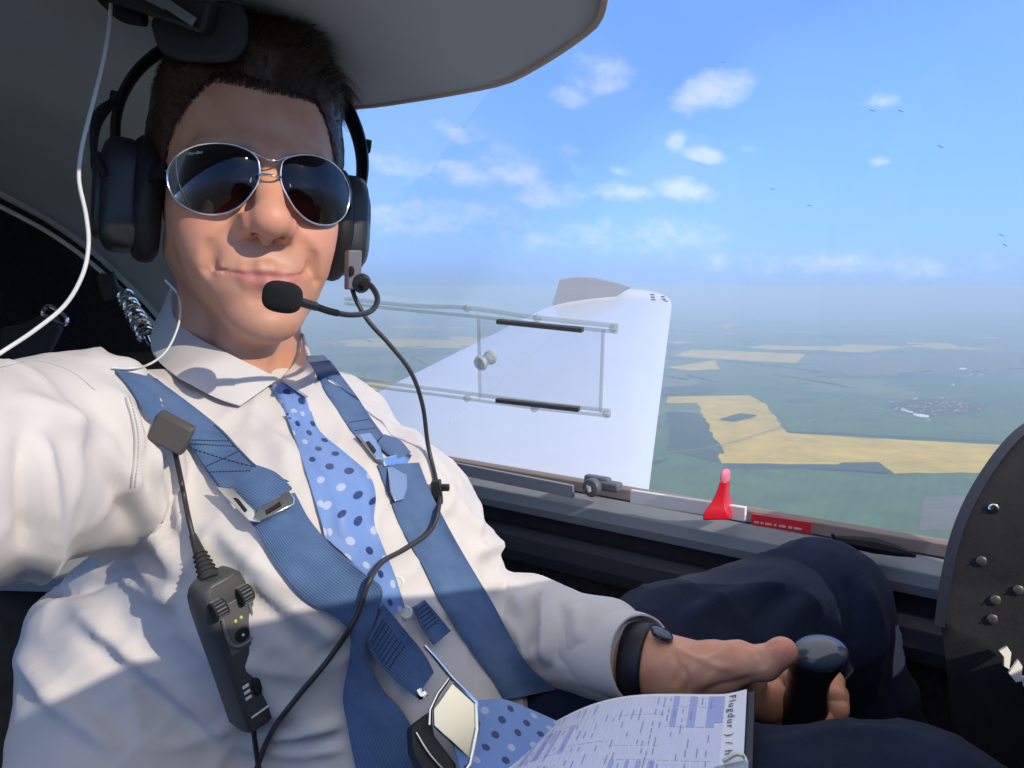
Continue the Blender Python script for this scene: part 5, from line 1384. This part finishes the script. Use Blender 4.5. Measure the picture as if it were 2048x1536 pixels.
def build_tie():
    e = empty('necktie', (0, 0, 0), 'light blue necktie with navy and pale dots hanging from the pilot collar', 'necktie')
    ribbon('tie_blade', [(572, 826), (592, 880), (620, 950), (642, 1020), (655, 1075), (690, 1110), (725, 1150), (745, 1195), (770, 1240)], [(622, 822), (640, 862), (690, 905), (735, 945), (751, 985), (748, 1040), (765, 1090), (790, 1150), (810, 1215)], silk, e, .0045, .002, 60, 14,
           fold=lambda s, t: .006 * np.sin(math.pi * np.clip(t * 1.6 - .25, 0, 1)) * np.clip(s * 4, 0, 1) * np.clip((.75 - s) * 4, 0, 1) - .0)
    ribbon('tie_fold', [(576, 835), (598, 900), (622, 975), (643, 1045), (650, 1075)], [(600, 835), (640, 905), (668, 960), (672, 1020), (662, 1085)], silk, e, .0032, .002, 40, 8)
    kd = min(cast(x, y, [shirt_tree, head_tree], .66) for x, y in [(565, 765), (600, 765), (575, 800), (610, 810), (590, 830), (560, 790)]) - .014
    ribbon('tie_knot', [(536, 772, 0), (546, 786, 0), (561, 808, 0), (574, 834, 0)], [(600, 757, 0), (607, 774, 0), (614, 802, 0), (622, 830, 0)], silk, e, 0, .012, 24, 14, trees=[], default=kd, fold=lambda s, t: .009 * np.sin(math.pi * t) ** .6 * np.sin(math.pi * np.clip(s * .9 + .1, 0, 1)) ** .5)
    if False: ribbon('tie_loop', [(618, 760), (540, 772), (520, 785), (500, 800)], [(608, 790), (560, 795), (530, 800), (505, 806)], silk, e, .003, .001, 14, 5)
    ribbon('tie_tail', [(900, 1380, 0), (940, 1420, 0), (945, 1480, 0), (930, 1560, 0)], [(960, 1400, 0), (1010, 1398, 0), (1080, 1425, 0), (1130, 1455, 0)], silk, e, .004, .002, 30, 16, trees=[shirt_tree, tr_tree], default=.62) if False else None
    # the lower end lies across the lap
    rows = []
    for (a, b) in [((880, 1400, .595), (930, 1560, .52)), ((955, 1400, .600), (985, 1575, .53)), ((1005, 1398, .605), (1040, 1580, .54)), ((1060, 1418, .61), (1080, 1560, .56)), ((1110, 1440, .615), (1120, 1530, .58)), ((1135, 1452, .62), (1150, 1500, .60))]:
        rows.append([U(*(np.array(a) * (1 - t) + np.array(b) * t)) - U(1000, 1450, 1).normalized() * (.006 * math.sin(math.pi * t)) for t in np.linspace(0, 1, 12)])
    Gx = np.array([[list(p) for p in r] for r in rows])
    G = np.stack([catmull([tuple(p) for p in Gx[:, j]], 30) for j in range(12)], axis=1)
    uv = np.zeros((30, 12, 2)); uv[..., 0] = np.linspace(0, .085, 12)[None]; uv[..., 1] = np.linspace(0, .12, 30)[:, None]
    sheet('tie_tail', G, .002, silk, e, uv=uv)
build_tie()
def build_harness():
    e = empty('seat_harness', (0, 0, 0), 'blue webbing seat harness with steel adjusters and buckle over the shirt', 'seat harness')
    st = mat('dark_thread', (.02, .03, .07), .9)
    # picture left shoulder strap
    a, G = ribbon('shoulder_strap', [(212, 716), (226, 734), (262, 778), (300, 838), (371, 888), (405, 935), (440, 985)], [(284, 736), (302, 750), (371, 800), (441, 856), (482, 900), (520, 935), (578, 962)], web, e, .004, .0022, 60, 12, fold=lambda s, t: -.03 * np.clip((.10 - s) / .10, 0, 1) + 0 * t)
    stitches(G, [(.62, .06, .62, .94, 16), (.66, .06, .66, .94, 16), (.70, .08, .82, .92, 14), (.82, .08, .70, .92, 14), (.86, .06, .86, .94, 16), (.5, .05, .98, .05, 40), (.5, .95, .98, .95, 40)], st, a)
    ribbon('strap_loop', [(450, 982), (480, 1000), (512, 1018)], [(515, 930), (552, 945), (584, 975)], web, e, .007, .004, 20, 12, crown=.003)
    b, G = ribbon('shoulder_strap', [(470, 1010), (512, 1060), (560, 1140), (612, 1200), (668, 1232), (697, 1262), (700, 1310), (686, 1390), (694, 1450), (720, 1580)], [(590, 985), (620, 1040), (672, 1100), (728, 1148), (765, 1180), (752, 1230), (738, 1300), (760, 1370), (810, 1430), (880, 1560)], web, e, .005, .002, 80, 14, wave=.004)
    if False: b2, G = ribbon('strap_fold', [(600, 1040), (650, 1085), (700, 1140), (700, 1180)], [(640, 1030), (700, 1090), (745, 1120), (775, 1165)], web, e, .010, .002, 30, 8, crown=.004)
    # picture right shoulder strap
    c, G = ribbon('shoulder_strap', [(612, 712), (630, 745), (662, 800), (700, 856), (722, 885)], [(648, 710), (670, 735), (712, 790), (745, 840), (775, 880)], web, e, .004, .002, 40, 10, fold=lambda s, t: -.03 * np.clip((.09 - s) / .09, 0, 1) + 0 * t)
    stitches(G, [(.75, .1, .75, .9, 8), (.85, .1, .85, .9, 8)], st, c)
    ribbon('strap_loop', [(752, 890), (772, 905), (790, 920)], [(768, 868), (800, 880), (822, 905)], web, e, .010, .004, 14, 8, crown=.006)
    d, G = ribbon('shoulder_strap', [(755, 930), (778, 990), (805, 1060), (845, 1130), (885, 1210), (935, 1290), (985, 1360), (1010, 1400)], [(838, 925), (862, 985), (900, 1060), (940, 1130), (985, 1205), (1025, 1280), (1060, 1335), (1110, 1380)], web, e, .005, .002, 70, 12, wave=.003)
    if False: ribbon('strap_fold', [(800, 1110), (830, 1180), (870, 1250), (905, 1290)], [(830, 1090), (870, 1150), (905, 1215), (930, 1260)], web, e, .007, .002, 30, 8)
    # end tabs with box stitching
    f, G = ribbon('strap_end', [(737, 1283), (745, 1310), (790, 1360), (832, 1395)], [(770, 1212), (812, 1262), (850, 1310), (868, 1345)], web, e, .012, .004, 26, 12)
    stitches(G, [(.06 + .06 * i, .08, .06 + .06 * i, .75, 14) for i in range(8)], st, f)
    g, G = ribbon('strap_end', [(828, 1215), (845, 1255), (868, 1290)], [(850, 1200), (880, 1235), (902, 1262)], web, e, .010, .003, 20, 8)
    stitches(G, [(.1 + .1 * i, .1, .1 + .1 * i, .9, 8) for i in range(6)], st, g)
    # slotted adjusters
    T = [shirt_tree]
    def frame(pts, r, name='adjuster', lift=.010):
        P = [U(x, y, cast(x, y, T, .66) - lift) for x, y in pts]
        mb = MB(); mb.tube([tuple(p) for p in P] + [tuple(P[0]), tuple(P[1])], r, 8, 60); return mb.build(name, chrome, e)
    mb = MB(); Q, nn = plate_from_px(mb, [(433, 974), (470, 978), (512, 1022), (516, 1046), (500, 1044)], T, .012, .0022); fr = mb.build('adjuster', chrome, e, bevel=.0006)
    mb = MB(); plate_from_px(mb, [(516, 1020), (578, 984), (590, 1000), (588, 1012), (520, 1046), (505, 1040)], T, .014, .0022); mb.build('adjuster_bar', chrome, fr, bevel=.0006)
    mb = MB(); plate_from_px(mb, [(530, 1022), (560, 1004), (563, 1009), (533, 1028)], T, .0168, .0006); plate_from_px(mb, [(466, 996), (474, 996), (494, 1020), (488, 1024)], T, .0152, .0006); mb.build('slot', soft_black, fr, smooth=False)
    mb = MB(); plate_from_px(mb, [(714, 872), (738, 868), (758, 895), (766, 925), (752, 920)], T, .010, .002); fr = mb.build('adjuster', alu, e, bevel=.0006)
    mb = MB(); plate_from_px(mb, [(732, 884), (739, 882), (752, 902), (748, 908)], T, .0128, .0006); mb.build('slot', soft_black, fr, smooth=False)
    mb = MB(); plate_from_px(mb, [(762, 918), (812, 906), (822, 912), (812, 930), (768, 934)], T, .011, .002); mb.build('adjuster_bar', chrome, fr, bevel=.0006)
    mb = MB(); plate_from_px(mb, [(774, 936), (812, 932), (813, 978), (806, 1000), (790, 1004), (780, 985)], T, .011, .0012); mb.build('adjuster_tongue', alu, fr, bevel=.0005)
    # lap buckle: bright cover plate on a black body, wire lever above
    pl = [(905, 1363), (947, 1406), (948, 1455), (935, 1518), (866, 1454), (865, 1420)]
    c = Vector(U(905, 1450, .545)); nn = (Vector((math.sin(SUN_AZ) * .72, math.cos(SUN_AZ) * .72, .69)) - c.normalized()).normalized()
    def onp(x, y, h=0.0):
        r = ray(x, y); t = (c + nn * h).dot(nn) / r.dot(nn); return r * t
    mb = MB(); mb.prism([onp(x, y) for x, y in pl], nn * .0035); bp = mb.build('buckle_plate', mat('mirror_steel', (1.0, .93, .74), .24, metal=1.0), e, bevel=.0008)
    mb = MB(); body = [(862, 1420), (870, 1470), (915, 1530), (900, 1585), (850, 1560), (825, 1500), (822, 1450)]
    mb.prism([onp(x, y, -.004) for x, y in body], -nn * .016); mb.build('buckle_body', black_plastic, e, bevel=.002)
    mb = MB(); mb.tube([onp(848, 1292, .012), onp(870, 1316, .010), onp(903, 1356, .005), onp(953, 1405, .004), onp(955, 1460, .004), onp(940, 1528, .004), onp(925, 1550, .002)], .0016, 8, None)
    mb.tube([onp(898, 1358, .005), onp(876, 1388, .004), onp(861, 1420, .003), onp(860, 1450, .002)], .0014, 8, None); mb.tube([onp(832, 1465, -.002), onp(860, 1510, -.002), onp(905, 1560, -.002)], .0010, 8, 20)
    mb.build('buckle_lever', chrome, bp)
    mb = MB(); mb.tube([onp(835, 1380, .0), onp(842, 1392, .0), onp(850, 1386, .0)], .003, 8, 8); mb.build('buckle_hook', chrome, e)
build_harness()

# ================================================================== HEADSET
def smooth_box(mb, c, ax, ay, az, pw=.45, nu=32, nv=20, mi=0): mb.ell(c, ax, ay, az, nu, nv, mi, pw)
def build_headset():
    e = empty('headset', (0, 0, 0), 'black aviation headset with boom microphone worn over the pilot ears', 'headset')
    shell = mat('headset_shell', (.022, .024, .028), .38, bump=.06, bscale=1500)
    leath = mat('ear_seal', (.012, .012, .013), .55, bump=.15, bscale=500)
    grey = mat('headset_grey', (.10, .115, .13), .42)
    for s in (-1, 1):
        c = (s * (87 if s > 0 else 96), 8, -14)
        mb = MB(); smooth_box(mb, H(*c), Hn(s * .0180, 0, 0), Hn(0, .034, 0), Hn(0, 0, .048), .55)
        cup = mb.build('ear_cup', shell, e, sharp=80)
        mb = MB(); smooth_box(mb, H(s * (101 if s > 0 else 112), 8, -16), Hn(s * .0055, 0, 0), Hn(0, .024, 0), Hn(0, 0, .036), .6); mb.build('cup_cover', grey if s > 0 else shell, cup, sharp=80)
        # padded seal
        pts = [H(s * (76 if s > 0 else 78), 8 + 29 * math.cos(a), -14 + 41 * math.sin(a)) for a in np.linspace(0, 2 * math.pi, 41)]
        mb = MB(); mb.tube(pts, .0115, 12, None); mb.build('ear_seal', leath, cup)
        # yoke from the band to the cup
        mb = MB()
        if s < 0: mb.tube([H(s * 103, 8, 62), H(s * 115, -12, 42), H(s * 116, -20, 12), H(s * 108, -22, -6)], .0028, 8, 24)
        if s < 0: mb.tube([H(s * 103, 8, 62), H(s * (102 if s > 0 else 115), 28, 42), H(s * (102 if s > 0 else 116), 36, 12), H(s * 108, 36, -6)], .0028, 8, 24)
        mb.tube([H(s * 103, 2, 66), H(s * 104, 8, 58), H(s * 103, 14, 66)], .004, 8, 8)
        mb.build('yoke', soft_black, e)
    # headband, wide padded strap over the crown
    V = []; n = 60; k = 10
    for i in range(n):
        a = R(-18) + (math.pi + R(36)) * i / (n - 1)
        for j in range(k):
            b = 2 * math.pi * j / k
            r1 = 98 + 4.0 * math.sin(b); yy = 12 + 15 * math.cos(b)
            V.append(H(math.cos(a) * (r1 + 4), yy, 40 + math.sin(a) * (r1 - 2) * 1.0))
    mb = MB(); mb.add(V, grid_faces(n, k, True)); mb.add([V[i] for i in range(k)] + [V[-k + i] for i in range(k)], [tuple(range(k)), tuple(range(k, 2 * k))])
    mb.build('headband', leath, e, sharp=60)
    # hinge block low on the left cup, boom and microphone
    P = lambda x, y, d: U(x, y, d)
    mb = MB(); mb.box(P(706, 540, .665), Vector((.0052, .004, 0)), Vector((-.003, .006, 0)), Vector((.0008, 0, .017))); hb = mb.build('boom_block', mat('boom_grey', (.16, .16, .17), .4), e, bevel=.0015)
    mb = MB(); mb.ell(P(703, 542, .655), Vector((.0026, 0, 0)), Vector((0, .0015, 0)), Vector((0, 0, .0045))); mb.build('slot', soft_black, hb)
    mb = MB(); mb.lathe(P(722, 566, .665), Vector((.5, -.6, -.2)), [(0, -.005), (.008, -.005), (.0088, .002), (.006, .006)], 20); mb.build('boom_pivot', shell, e)
    bm_ = [P(722, 566, .66), P(742, 572, .65), P(755, 598, .64), P(742, 622, .625), P(705, 630, .60), P(665, 624, .575), P(628, 612, .55)]
    bo = tube('boom', bm_, [.0028, .0025, .0023, .0023, .0023, .0023], shell, e, 10, 60)
    # flexible neck ridges
    c = catmull([tuple(p) for p in bm_], 200); mb = MB()
    for i in range(150, 198, 2):
        p = Vector(c[i]); d = (Vector(c[i + 1]) - p).normalized(); mb.lathe(p, d, [(.0022, -.0002), (.00275, 0), (.0022, .0002)], 10)
    mb.build('flex_ridges', shell, bo)
    tube('mic_stem', [P(632, 613, .552), P(598, 603, .540)], .0034, shell, e, 12, 3)
    mb = MB(); c0 = P(565, 594, .535); ax = (P(600, 600, .535) - P(530, 588, .535)).normalized(); up = Vector((ax.z * -1, 0, ax.x)); up = (up - ax * up.dot(ax)).normalized()
    mb.ell(c0, ax * .0136, ax.cross(up) * .0105, up * .0112, 32, 20, pw=.72); mb.build('mic_foam', mat('mic_foam', (.010, .010, .012), .95, bump=.6, bscale=1800), e, sharp=80)
    # main cable
    trees = [shirt_tree] + STRAPS
    def cable(pts, r, name, m, lift=.004, seg=10, n=110, par=e, tr=trees):
        C_ = catmull(pts, n); out = []
        for x, y, d in C_:
            c = cast(x, y, tr); q = d
            if c is not None and c - r - lift < d + .06: q = min(d, c - r - lift) if d > .0 else c - r - lift
            out.append(q)
        out = np.array(out)
        for _ in range(6): out[1:-1] = np.minimum(out[1:-1], .5 * out[1:-1] + .25 * (out[2:] + out[:-2]))
        return tube(name, [U(x, y, q) for (x, y, _), q in zip(C_, out)], r, m, par, seg, None)
    cabm = mat('cable_rubber', (.030, .031, .034), .45)
    cable([(703, 560, .668), (708, 590, .668), (735, 640, .67), (780, 690, .68), (822, 745, .69), (845, 810, .70), (856, 890, .71), (872, 960, .71), (878, 1010, .71), (860, 1062, .70), (810, 1098, .68), (762, 1126, .66), (735, 1170, .64), (712, 1235, .62), (660, 1315, .62), (590, 1400, .62), (540, 1470, .62), (505, 1560, .62)], .0021, 'cable', cabm)
    c = cast(872, 985, trees, .70) - .006; c = min(c, .705)
    mb = MB(); mb.box(U(874, 985, c), (.0045, 0, .001), (0, .004, 0), (-.001, 0, .011)); mb.box(U(888, 975, c), (.005, 0, 0), (0, .003, 0), (0, 0, .003)); mb.build('cable_clip', black_plastic, e, bevel=.0012)
    cable([(348, 895, .6), (362, 960, .6), (378, 1040, .6), (392, 1092, .6), (410, 1140, .6)], .0019, 'cable', cabm)
    # strain relief
    d1 = cast(410, 1120, trees, .6) - .006
    q0 = U(385, 1070, cast(385, 1070, trees, .6) - .004); q1 = U(420, 1160, cast(420, 1160, trees, .6) - .012)
    mb = MB(); mb.tube([q0, q0.lerp(q1, .5), q1], [.0026, .0045, .0072], 14, 12)
    for t in (.45, .55, .65, .75, .85): mb.lathe(q0.lerp(q1, t), q1 - q0, [(.004, -.0007), (.0035 + .0045 * t, 0), (.004, .0007)], 16)
    mb.build('strain_relief', cabm, e)
    # control box lying on the shirt
    ca = U(432, 1160, cast(432, 1160, trees, .6) - .010); cb = U(507, 1445, cast(507, 1445, trees, .6) - .010)
    ax = (cb - ca); Ln = ax.length; ax.normalize(); vw = -((ca + cb) / 2).normalized()
    side = ax.cross(vw).normalized()
    if side.x < 0: side = -side
    nrm = side.cross(ax).normalized(); 
    if nrm.dot(vw) < 0: nrm = -nrm
    # roll the face a little towards the right of the picture so its left flank shows
    rl = R(24); n2 = nrm * math.cos(rl) + side * math.sin(rl); s2 = side * math.cos(rl) - nrm * math.sin(rl)
    def B(u, v, w): return ca + ax * (Ln * v) + s2 * u + n2 * w
    prof = [(-.03, .010), (.0, .0160), (.06, .0178), (.14, .0182), (.3, .0172), (.55, .0152), (.8, .0136), (.96, .0125), (1.0, .0095)]
    V = []; sec = []
    for v, hw in prof:
        th = .013 if .0 < v < .97 else .010
        sec.append([(-hw, -th), (-hw, th * .45), (-hw * .78, th), (hw * .78, th), (hw, th * .45), (hw, -th)])
    for (v, hw), r in zip(prof, sec): V += [B(u, v, w) for u, w in r]
    mb = MB(); mb.add(V, grid_faces(len(prof), 6, True) + [tuple(range(6)), tuple(range(len(V) - 6, len(V)))[::-1]])
    boxm = mat('control_box', (.060, .064, .066), .45, bump=.12, bscale=1400)
    bx = mb.build('control_box', boxm, e, bevel=.0022)
    T = .0131
    mb = MB(); mb.box(B(.003, .27, T + .0003), s2 * .0125, ax * Ln * .16, n2 * .0006); mb.build('face_plate', mat('face_plate', (.11, .115, .115), .45), bx, bevel=.0005)
    loop = [B(-.009, .12, T + .001), B(-.009, .30, T + .001), B(-.006, .375, T + .001), B(.002, .40, T + .001), B(.010, .375, T + .001), B(.012, .30, T + .001), B(.012, .12, T + .001)]
    tube('raised_loop', loop, .0012, mat('loop_grey', (.17, .175, .18), .35), bx, 8, 40)
    for u in (-.0105, .0095):
        mb = MB(); mb.lathe(B(u * 1.0 - .008 * (1 if u > 0 else -.0) * 0 - .0045, .105, T + .002), s2, [(0, 0), (.0060, 0), (.0066, .001), (.0066, .0085), (.0060, .0095), (.003, .0098)], 20)
        w = mb.build('volume_wheel', soft_black, bx)
        mb = MB()
        for k in range(16):
            a = 2 * math.pi * k / 16; mb.box(B(u - .0045, .105, T + .002) + s2 * .0045 + (ax * math.cos(a) + n2 * math.sin(a)) * .0067, s2 * .0034, (ax * -math.sin(a) + n2 * math.cos(a)) * .0004, (ax * math.cos(a) + n2 * math.sin(a)) * .0004)
        mb.build('knurling', grey, w)
    mb = MB(); mb.lathe(B(.002, .335, T), n2, [(0, .0), (.0052, .0), (.0056, .001), (.0046, .0022), (.0025, .0018)], 20); mb.build('round_button', soft_black, bx)
    wm = mat('white_print', (.80, .82, .78), .5); ledm = mat('status_lamp', (.45, .55, .15), .25)
    mb = MB(); mb.lathe(B(.002, .335, T + .0018), n2, [(0, 0), (.0010, 0), (.0010, .0005)], 12); mb.build('button_mark', wm, bx)
    for u, v in ((-.0005, .235), (.004, .232)):
        mb = MB(); mb.ell(B(u, v, T + .001), s2 * .0013, ax * .0016, n2 * .001, 10, 8); mb.build('status_lamp', ledm, bx)
    for k, v in enumerate((.66, .70, .74)):
        mb = MB(); mb.box(B(-.0048, v, T + .0003), s2 * .0024, ax * .0011, n2 * .0002); mb.build('print_mark', wm, bx)
    mb = MB(); mb.ell(B(.0030, .70, T), s2 * .0034, ax * .0075, n2 * .0025, 16, 10, pw=.7); mb.build('slide_switch', soft_black, bx)
    mb = MB(); mb.box(B(.001, .875, T + .0003), s2 * .0075, ax * .0006, n2 * .0003); mb.build('print_line', wm, bx)
    ce = B(0, 1.0, -.001); 
    dd = cast(520, 1536, trees, .6) - .004
    tube('cable', [ce, U(512, 1500, cast(512, 1500, trees, .6) - .006), U(522, 1560, dd)], .0019, cabm, e, 10, 16)
    mb = MB(); mb.tube([B(0, .98, -.001), ce + (U(512, 1500, .6) - ce).normalized() * .012], [.0055, .003], 12); mb.build('strain_relief', cabm, e)
    # hook-and-loop sleeve holding the thin cable to the strap
    d = cast(345, 868, trees, .62) - .010
    mb = MB(); mb.box(U(343, 865, d), Vector((.0135, -.003, -.006)), Vector((.001, .003, .001)), Vector((.0045, .001, .0095))); mb.build('cable_clamp', mat('taupe_clamp', (.085, .078, .074), .6), e, bevel=.002)
    return e
build_headset()

# button placket glimpsed beside the tie and shirt buttons
def build_placket():
    o, G = ribbon('placket', [(612, 880), (600, 960), (640, 1060)], [(640, 880), (632, 960), (660, 1060)], cotton, shirt, .0012, .001, 30, 5) if False else (None, None)
    for (x, y) in [(795, 1165), (812, 1225)]:
        p = U(x, y, cast(x, y, [shirt_tree], .62) - .002); mb = MB(); mb.lathe(p, -p.normalized(), [(0, -.001), (.0048, -.001), (.0052, .001), (.004, .0016), (.0035, .001)], 18); mb.build('button', mat('pearl_button', (.7, .7, .68), .25), shirt)
build_placket()

# ================================================================== WRIST BAND, STICK, CHECKLIST, WHITE CABLE
def build_small():
    a, b = U(1265, 1322, .672), U(1300, 1330, .664); ax = (b - a).normalized(); u = ax.cross(UP).normalized(); w = u.cross(ax).normalized()
    ht = bvh_of(hand_V, hand_F); G = []
    for t in (-.25, 0, .4, .85, 1.05):
        c = a.lerp(b, t); row = []
        for k in range(49):
            an = 2 * math.pi * k / 48; d = u * math.cos(an) + w * math.sin(an)
            h = ht.ray_cast(c + d * .08, -d); row.append((h[0] if h[0] else c + d * .027) + d * (.0008 if t in (-.25, 1.05) else .0014))
        G.append(row)
    V = [p for r in G for p in r[:-1]]
    mb = MB(); mb.add(V, grid_faces(5, 48, True)); o = mb.build('wrist_band', mat('black_rubber', (.014, .015, .019), .5), None, sharp=60)
    md = o.modifiers.new('thickness', 'SOLIDIFY'); md.thickness = .002; md.offset = 1
    tag(o, 'plain black rubber fitness band on the left wrist beside the cuff', 'wristband')
    c = U(1324, 1268, .645); mb = MB(); mb.ell(c, Vector((.009, 0, -.003)), Vector((0, .010, 0)), Vector((.001, 0, .0035)), 18, 10, pw=.7); mb.build('band_display', mat('dark_glass', (.02, .022, .03), .1, coat=.5), o)
    # control stick
    top = U(1640, 1306, .628); bot = U(1600, 1700, .70)
    grip = mat('stick_rubber', (.012, .012, .014), .35, coat=.2)
    mb = MB(); dn = (bot - top).normalized()
    rows = [(0.0, .0215, .016), (.012, .0225, .017), (.022, .019, .016), (.04, .0175, .0165), (.06, .0195, .0175), (.085, .0175, .0165), (.11, .019, .017), (.14, .017, .016), (.16, .012, .012), (.34, .012, .012)]
    ux = Vector((1, .15, .1)).normalized(); ux = (ux - dn * ux.dot(dn)).normalized(); uy = dn.cross(ux)
    rows = catmull([(a_, b_, c_) for a_, b_, c_ in rows], 50); V = []
    off0 = Vector((-.006, .004, 0))
    for h, rx, ry in rows:
        c = top + dn * h + off0 * min(1, h / .03)
        V += [c + ux * math.cos(t) * rx + uy * math.sin(t) * ry for t in np.linspace(0, 2 * math.pi, 33)[:-1]]
    mb.add(V, grid_faces(50, 32, True) + [tuple(range(32))]); st = mb.build('control_stick', grip, AX, sharp=60)
    mb = MB(); mb.ell(top, ux * .0235, uy * .0185 , -dn * .0125 , 36, 20); mb.build('stick_cap', mat('stick_cap', (.055, .075, .105), .18, coat=.6), st, sharp=80)
    # checklist on the lap
    e = empty('checklist', (0, 0, 0), 'white printed flight log sheet clipped to a board on the pilot lap', 'checklist')
    TL, TR, BR, BL = U(1078, 1462, .625), U(1490, 1368, .575), U(1478, 1600, .46), U(930, 1640, .47)
    def pt(u, v, h=0.0):
        p = (TL * (1 - u) + TR * u) * (1 - v) + (BL * (1 - u) + BR * u) * v
        bulge = .010 * math.sin(math.pi * min(1, u * 1.1)) * (1 - v) * .8 + .004 * math.sin(u * 5)
        n = (TR - TL).cross(BL - TL).normalized(); n = n if n.z > 0 else -n
        return p + n * (bulge + h)
    G = [[pt(u, v) for u in np.linspace(0, 1, 40)] for v in np.linspace(0, 1, 14)]
    paper = mat('paper', (.74, .76, .84), .85)
    sheet('paper', G, .0004, paper, e)
    nn = (TR - TL).cross(BL - TL).normalized(); nn = nn if nn.z > 0 else -nn
    brd = mat('board', (.02, .022, .03), .5)
    G2 = [[pt(u, v, -.0025) for u in np.linspace(-.02, 1.03, 20)] for v in np.linspace(.0, 1, 8)]
    sheet('board', G2, .002, brd, e)
    def patch(mb, u0, u1, v0, v1, h=.0003, mi=0):
        k = max(2, int((u1 - u0) * 40) + 2)
        V = [pt(u, v, h) for v in (v0, v1) for u in np.linspace(u0, u1, k)]
        mb.add(V, [(i, i + 1, k + i + 1, k + i) for i in range(k - 1)], mi)
    tint = mat('form_tint', (.36, .42, .72), .85); ink = mat('form_ink', (.27, .32, .58), .85); lite = mat('form_light', (.60, .65, .84), .85)
    mb = MB(); rnd = random.Random(3)
    # columns of the form run across the sheet; headings sit towards the right end
    x = .035; cols = []
    while x < .86:
        w_ = rnd.choice((.016, .020, .026, .034)); cols.append((x, x + w_)); x += w_ + .005
    gi = 0; brk = []; tones = []
    for i, (a0, a1) in enumerate(cols):
        if gi == 0:
            gi = rnd.choice((3, 4, 6, 8)); brk = [.03]
            while brk[-1] < .9: brk.append(min(.97, brk[-1] + rnd.choice((.12, .2, .3, .45))))
            tones = [rnd.choice((0, 1, 1)) for _ in brk]
        gi -= 1
        for v0, v1, tn in zip(brk, brk[1:], tones): patch(mb, a0, a1, v0, v1 - .008, .0003, tn if i % 2 else 1)
    patch(mb, .87, .905, .03, .30, .0003, 0); patch(mb, .87, .905, .32, .97, .0003, 1)
    mb.build('form_fields', [tint, lite], e, smooth=False)
    mb = MB()
    for i, (a0, a1) in enumerate(cols):
        v = .05
        while v < .9:
            ln = rnd.uniform(.03, .12)
            if rnd.random() < .5:
                c = (a0 + a1) / 2 + rnd.uniform(-.003, .003); patch(mb, c - .0022, c + .0022, v, v + ln, .0006)
            v += ln + rnd.uniform(.01, .09)
    mb.build('small_print', ink, e, smooth=False)
    cu = bpy.data.curves.new('t', 'FONT'); cu.body = 'Flugdur ) / h'; cu.size = 1.0; cu.resolution_u = 3; cu.space_character = 1.25
    t = bpy.data.objects.new('t', cu); C.objects.link(t); dg = bpy.context.evaluated_depsgraph_get(); me = bpy.data.meshes.new_from_object(t.evaluated_get(dg)); bpy.data.objects.remove(t)
    for v in me.vertices:
        x_, y_ = v.co.x, v.co.y; v.co = pt(.925 + y_ * .044, .035 + x_ * .088, .0007)
    link('heading', me, mat('black_ink', (.04, .045, .09), .8), e, smooth=False)
    mb = MB(); mb.box(pt(.965, .80, .004), (TR - TL).normalized() * .012, (BL - TL).normalized() * .012, nn * .002); mb.tube([pt(.93, .70, .004), pt(.99, .68, .006), pt(1.02, .72, .004), pt(1.02, .95, .004)], .0016, 8, 20); mb.build('paper_clip', mat('dull_steel', (.5, .5, .48), .35, metal=.8), e, bevel=.001)
    # white charging cable hanging from the ceiling fitting
    wc = mat('white_rubber', (.66, .68, .68), .5)
    pts = [U(222, 8, .585), U(216, 70, .58), U(200, 150, .575), U(178, 235, .57), U(163, 300, .565), U(158, 360, .56), U(172, 430, .555), U(177, 490, .55), U(165, 550, .545), U(130, 610, .54), U(70, 660, .53), U(10, 700, .52), U(-60, 745, .5)]
    o = tube('white_cable', pts, .0015, wc, None, 10, 120); tag(o, 'long white cable dangling from the ceiling fitting beside the headset', 'cable')
    dd = lambda x, y: cast(x, y, [shirt_tree, head_tree], .66) - .004
    pts = [(330, 560, .70), (356, 590, .665), (361, 625, .655), (352, 665, .65), (330, 705, .645), (295, 730, .64), (255, 737, .635), (225, 735, .63)]
    C_ = catmull(pts, 60); o = tube('earphone_cable', [U(x, y, min(d, dd(x, y))) for x, y, d in C_], .0010, wc, None, 8, None); tag(o, 'thin white earphone cable curving from below the ear over the collar', 'cable')
build_small()
# ================================================================== HAZE
def build_haze():
    m = bpy.data.materials.new('haze_air'); m.use_nodes = True; nt = m.node_tree; N = nt.nodes; N.clear()
    out = N.new('ShaderNodeOutputMaterial'); v = N.new('ShaderNodeVolumePrincipled')
    v.inputs['Color'].default_value = (.58, .79, 1.0, 1); v.inputs['Density'].default_value = 1.9e-4; v.inputs['Anisotropy'].default_value = -0.1
    nt.links.new(v.outputs[0], out.inputs['Volume'])
    s = 58000.0; z0 = GZ - 1; z1 = 12.0
    b = MB(); b.box((0, 0, (z0 + z1) / 2), (s + 3000, 0, 0), (0, s + 3000, 0), (0, 0, (z1 - z0) / 2))
    o = b.build('haze', m, smooth=False); tag(o, kind='stuff')
build_haze()
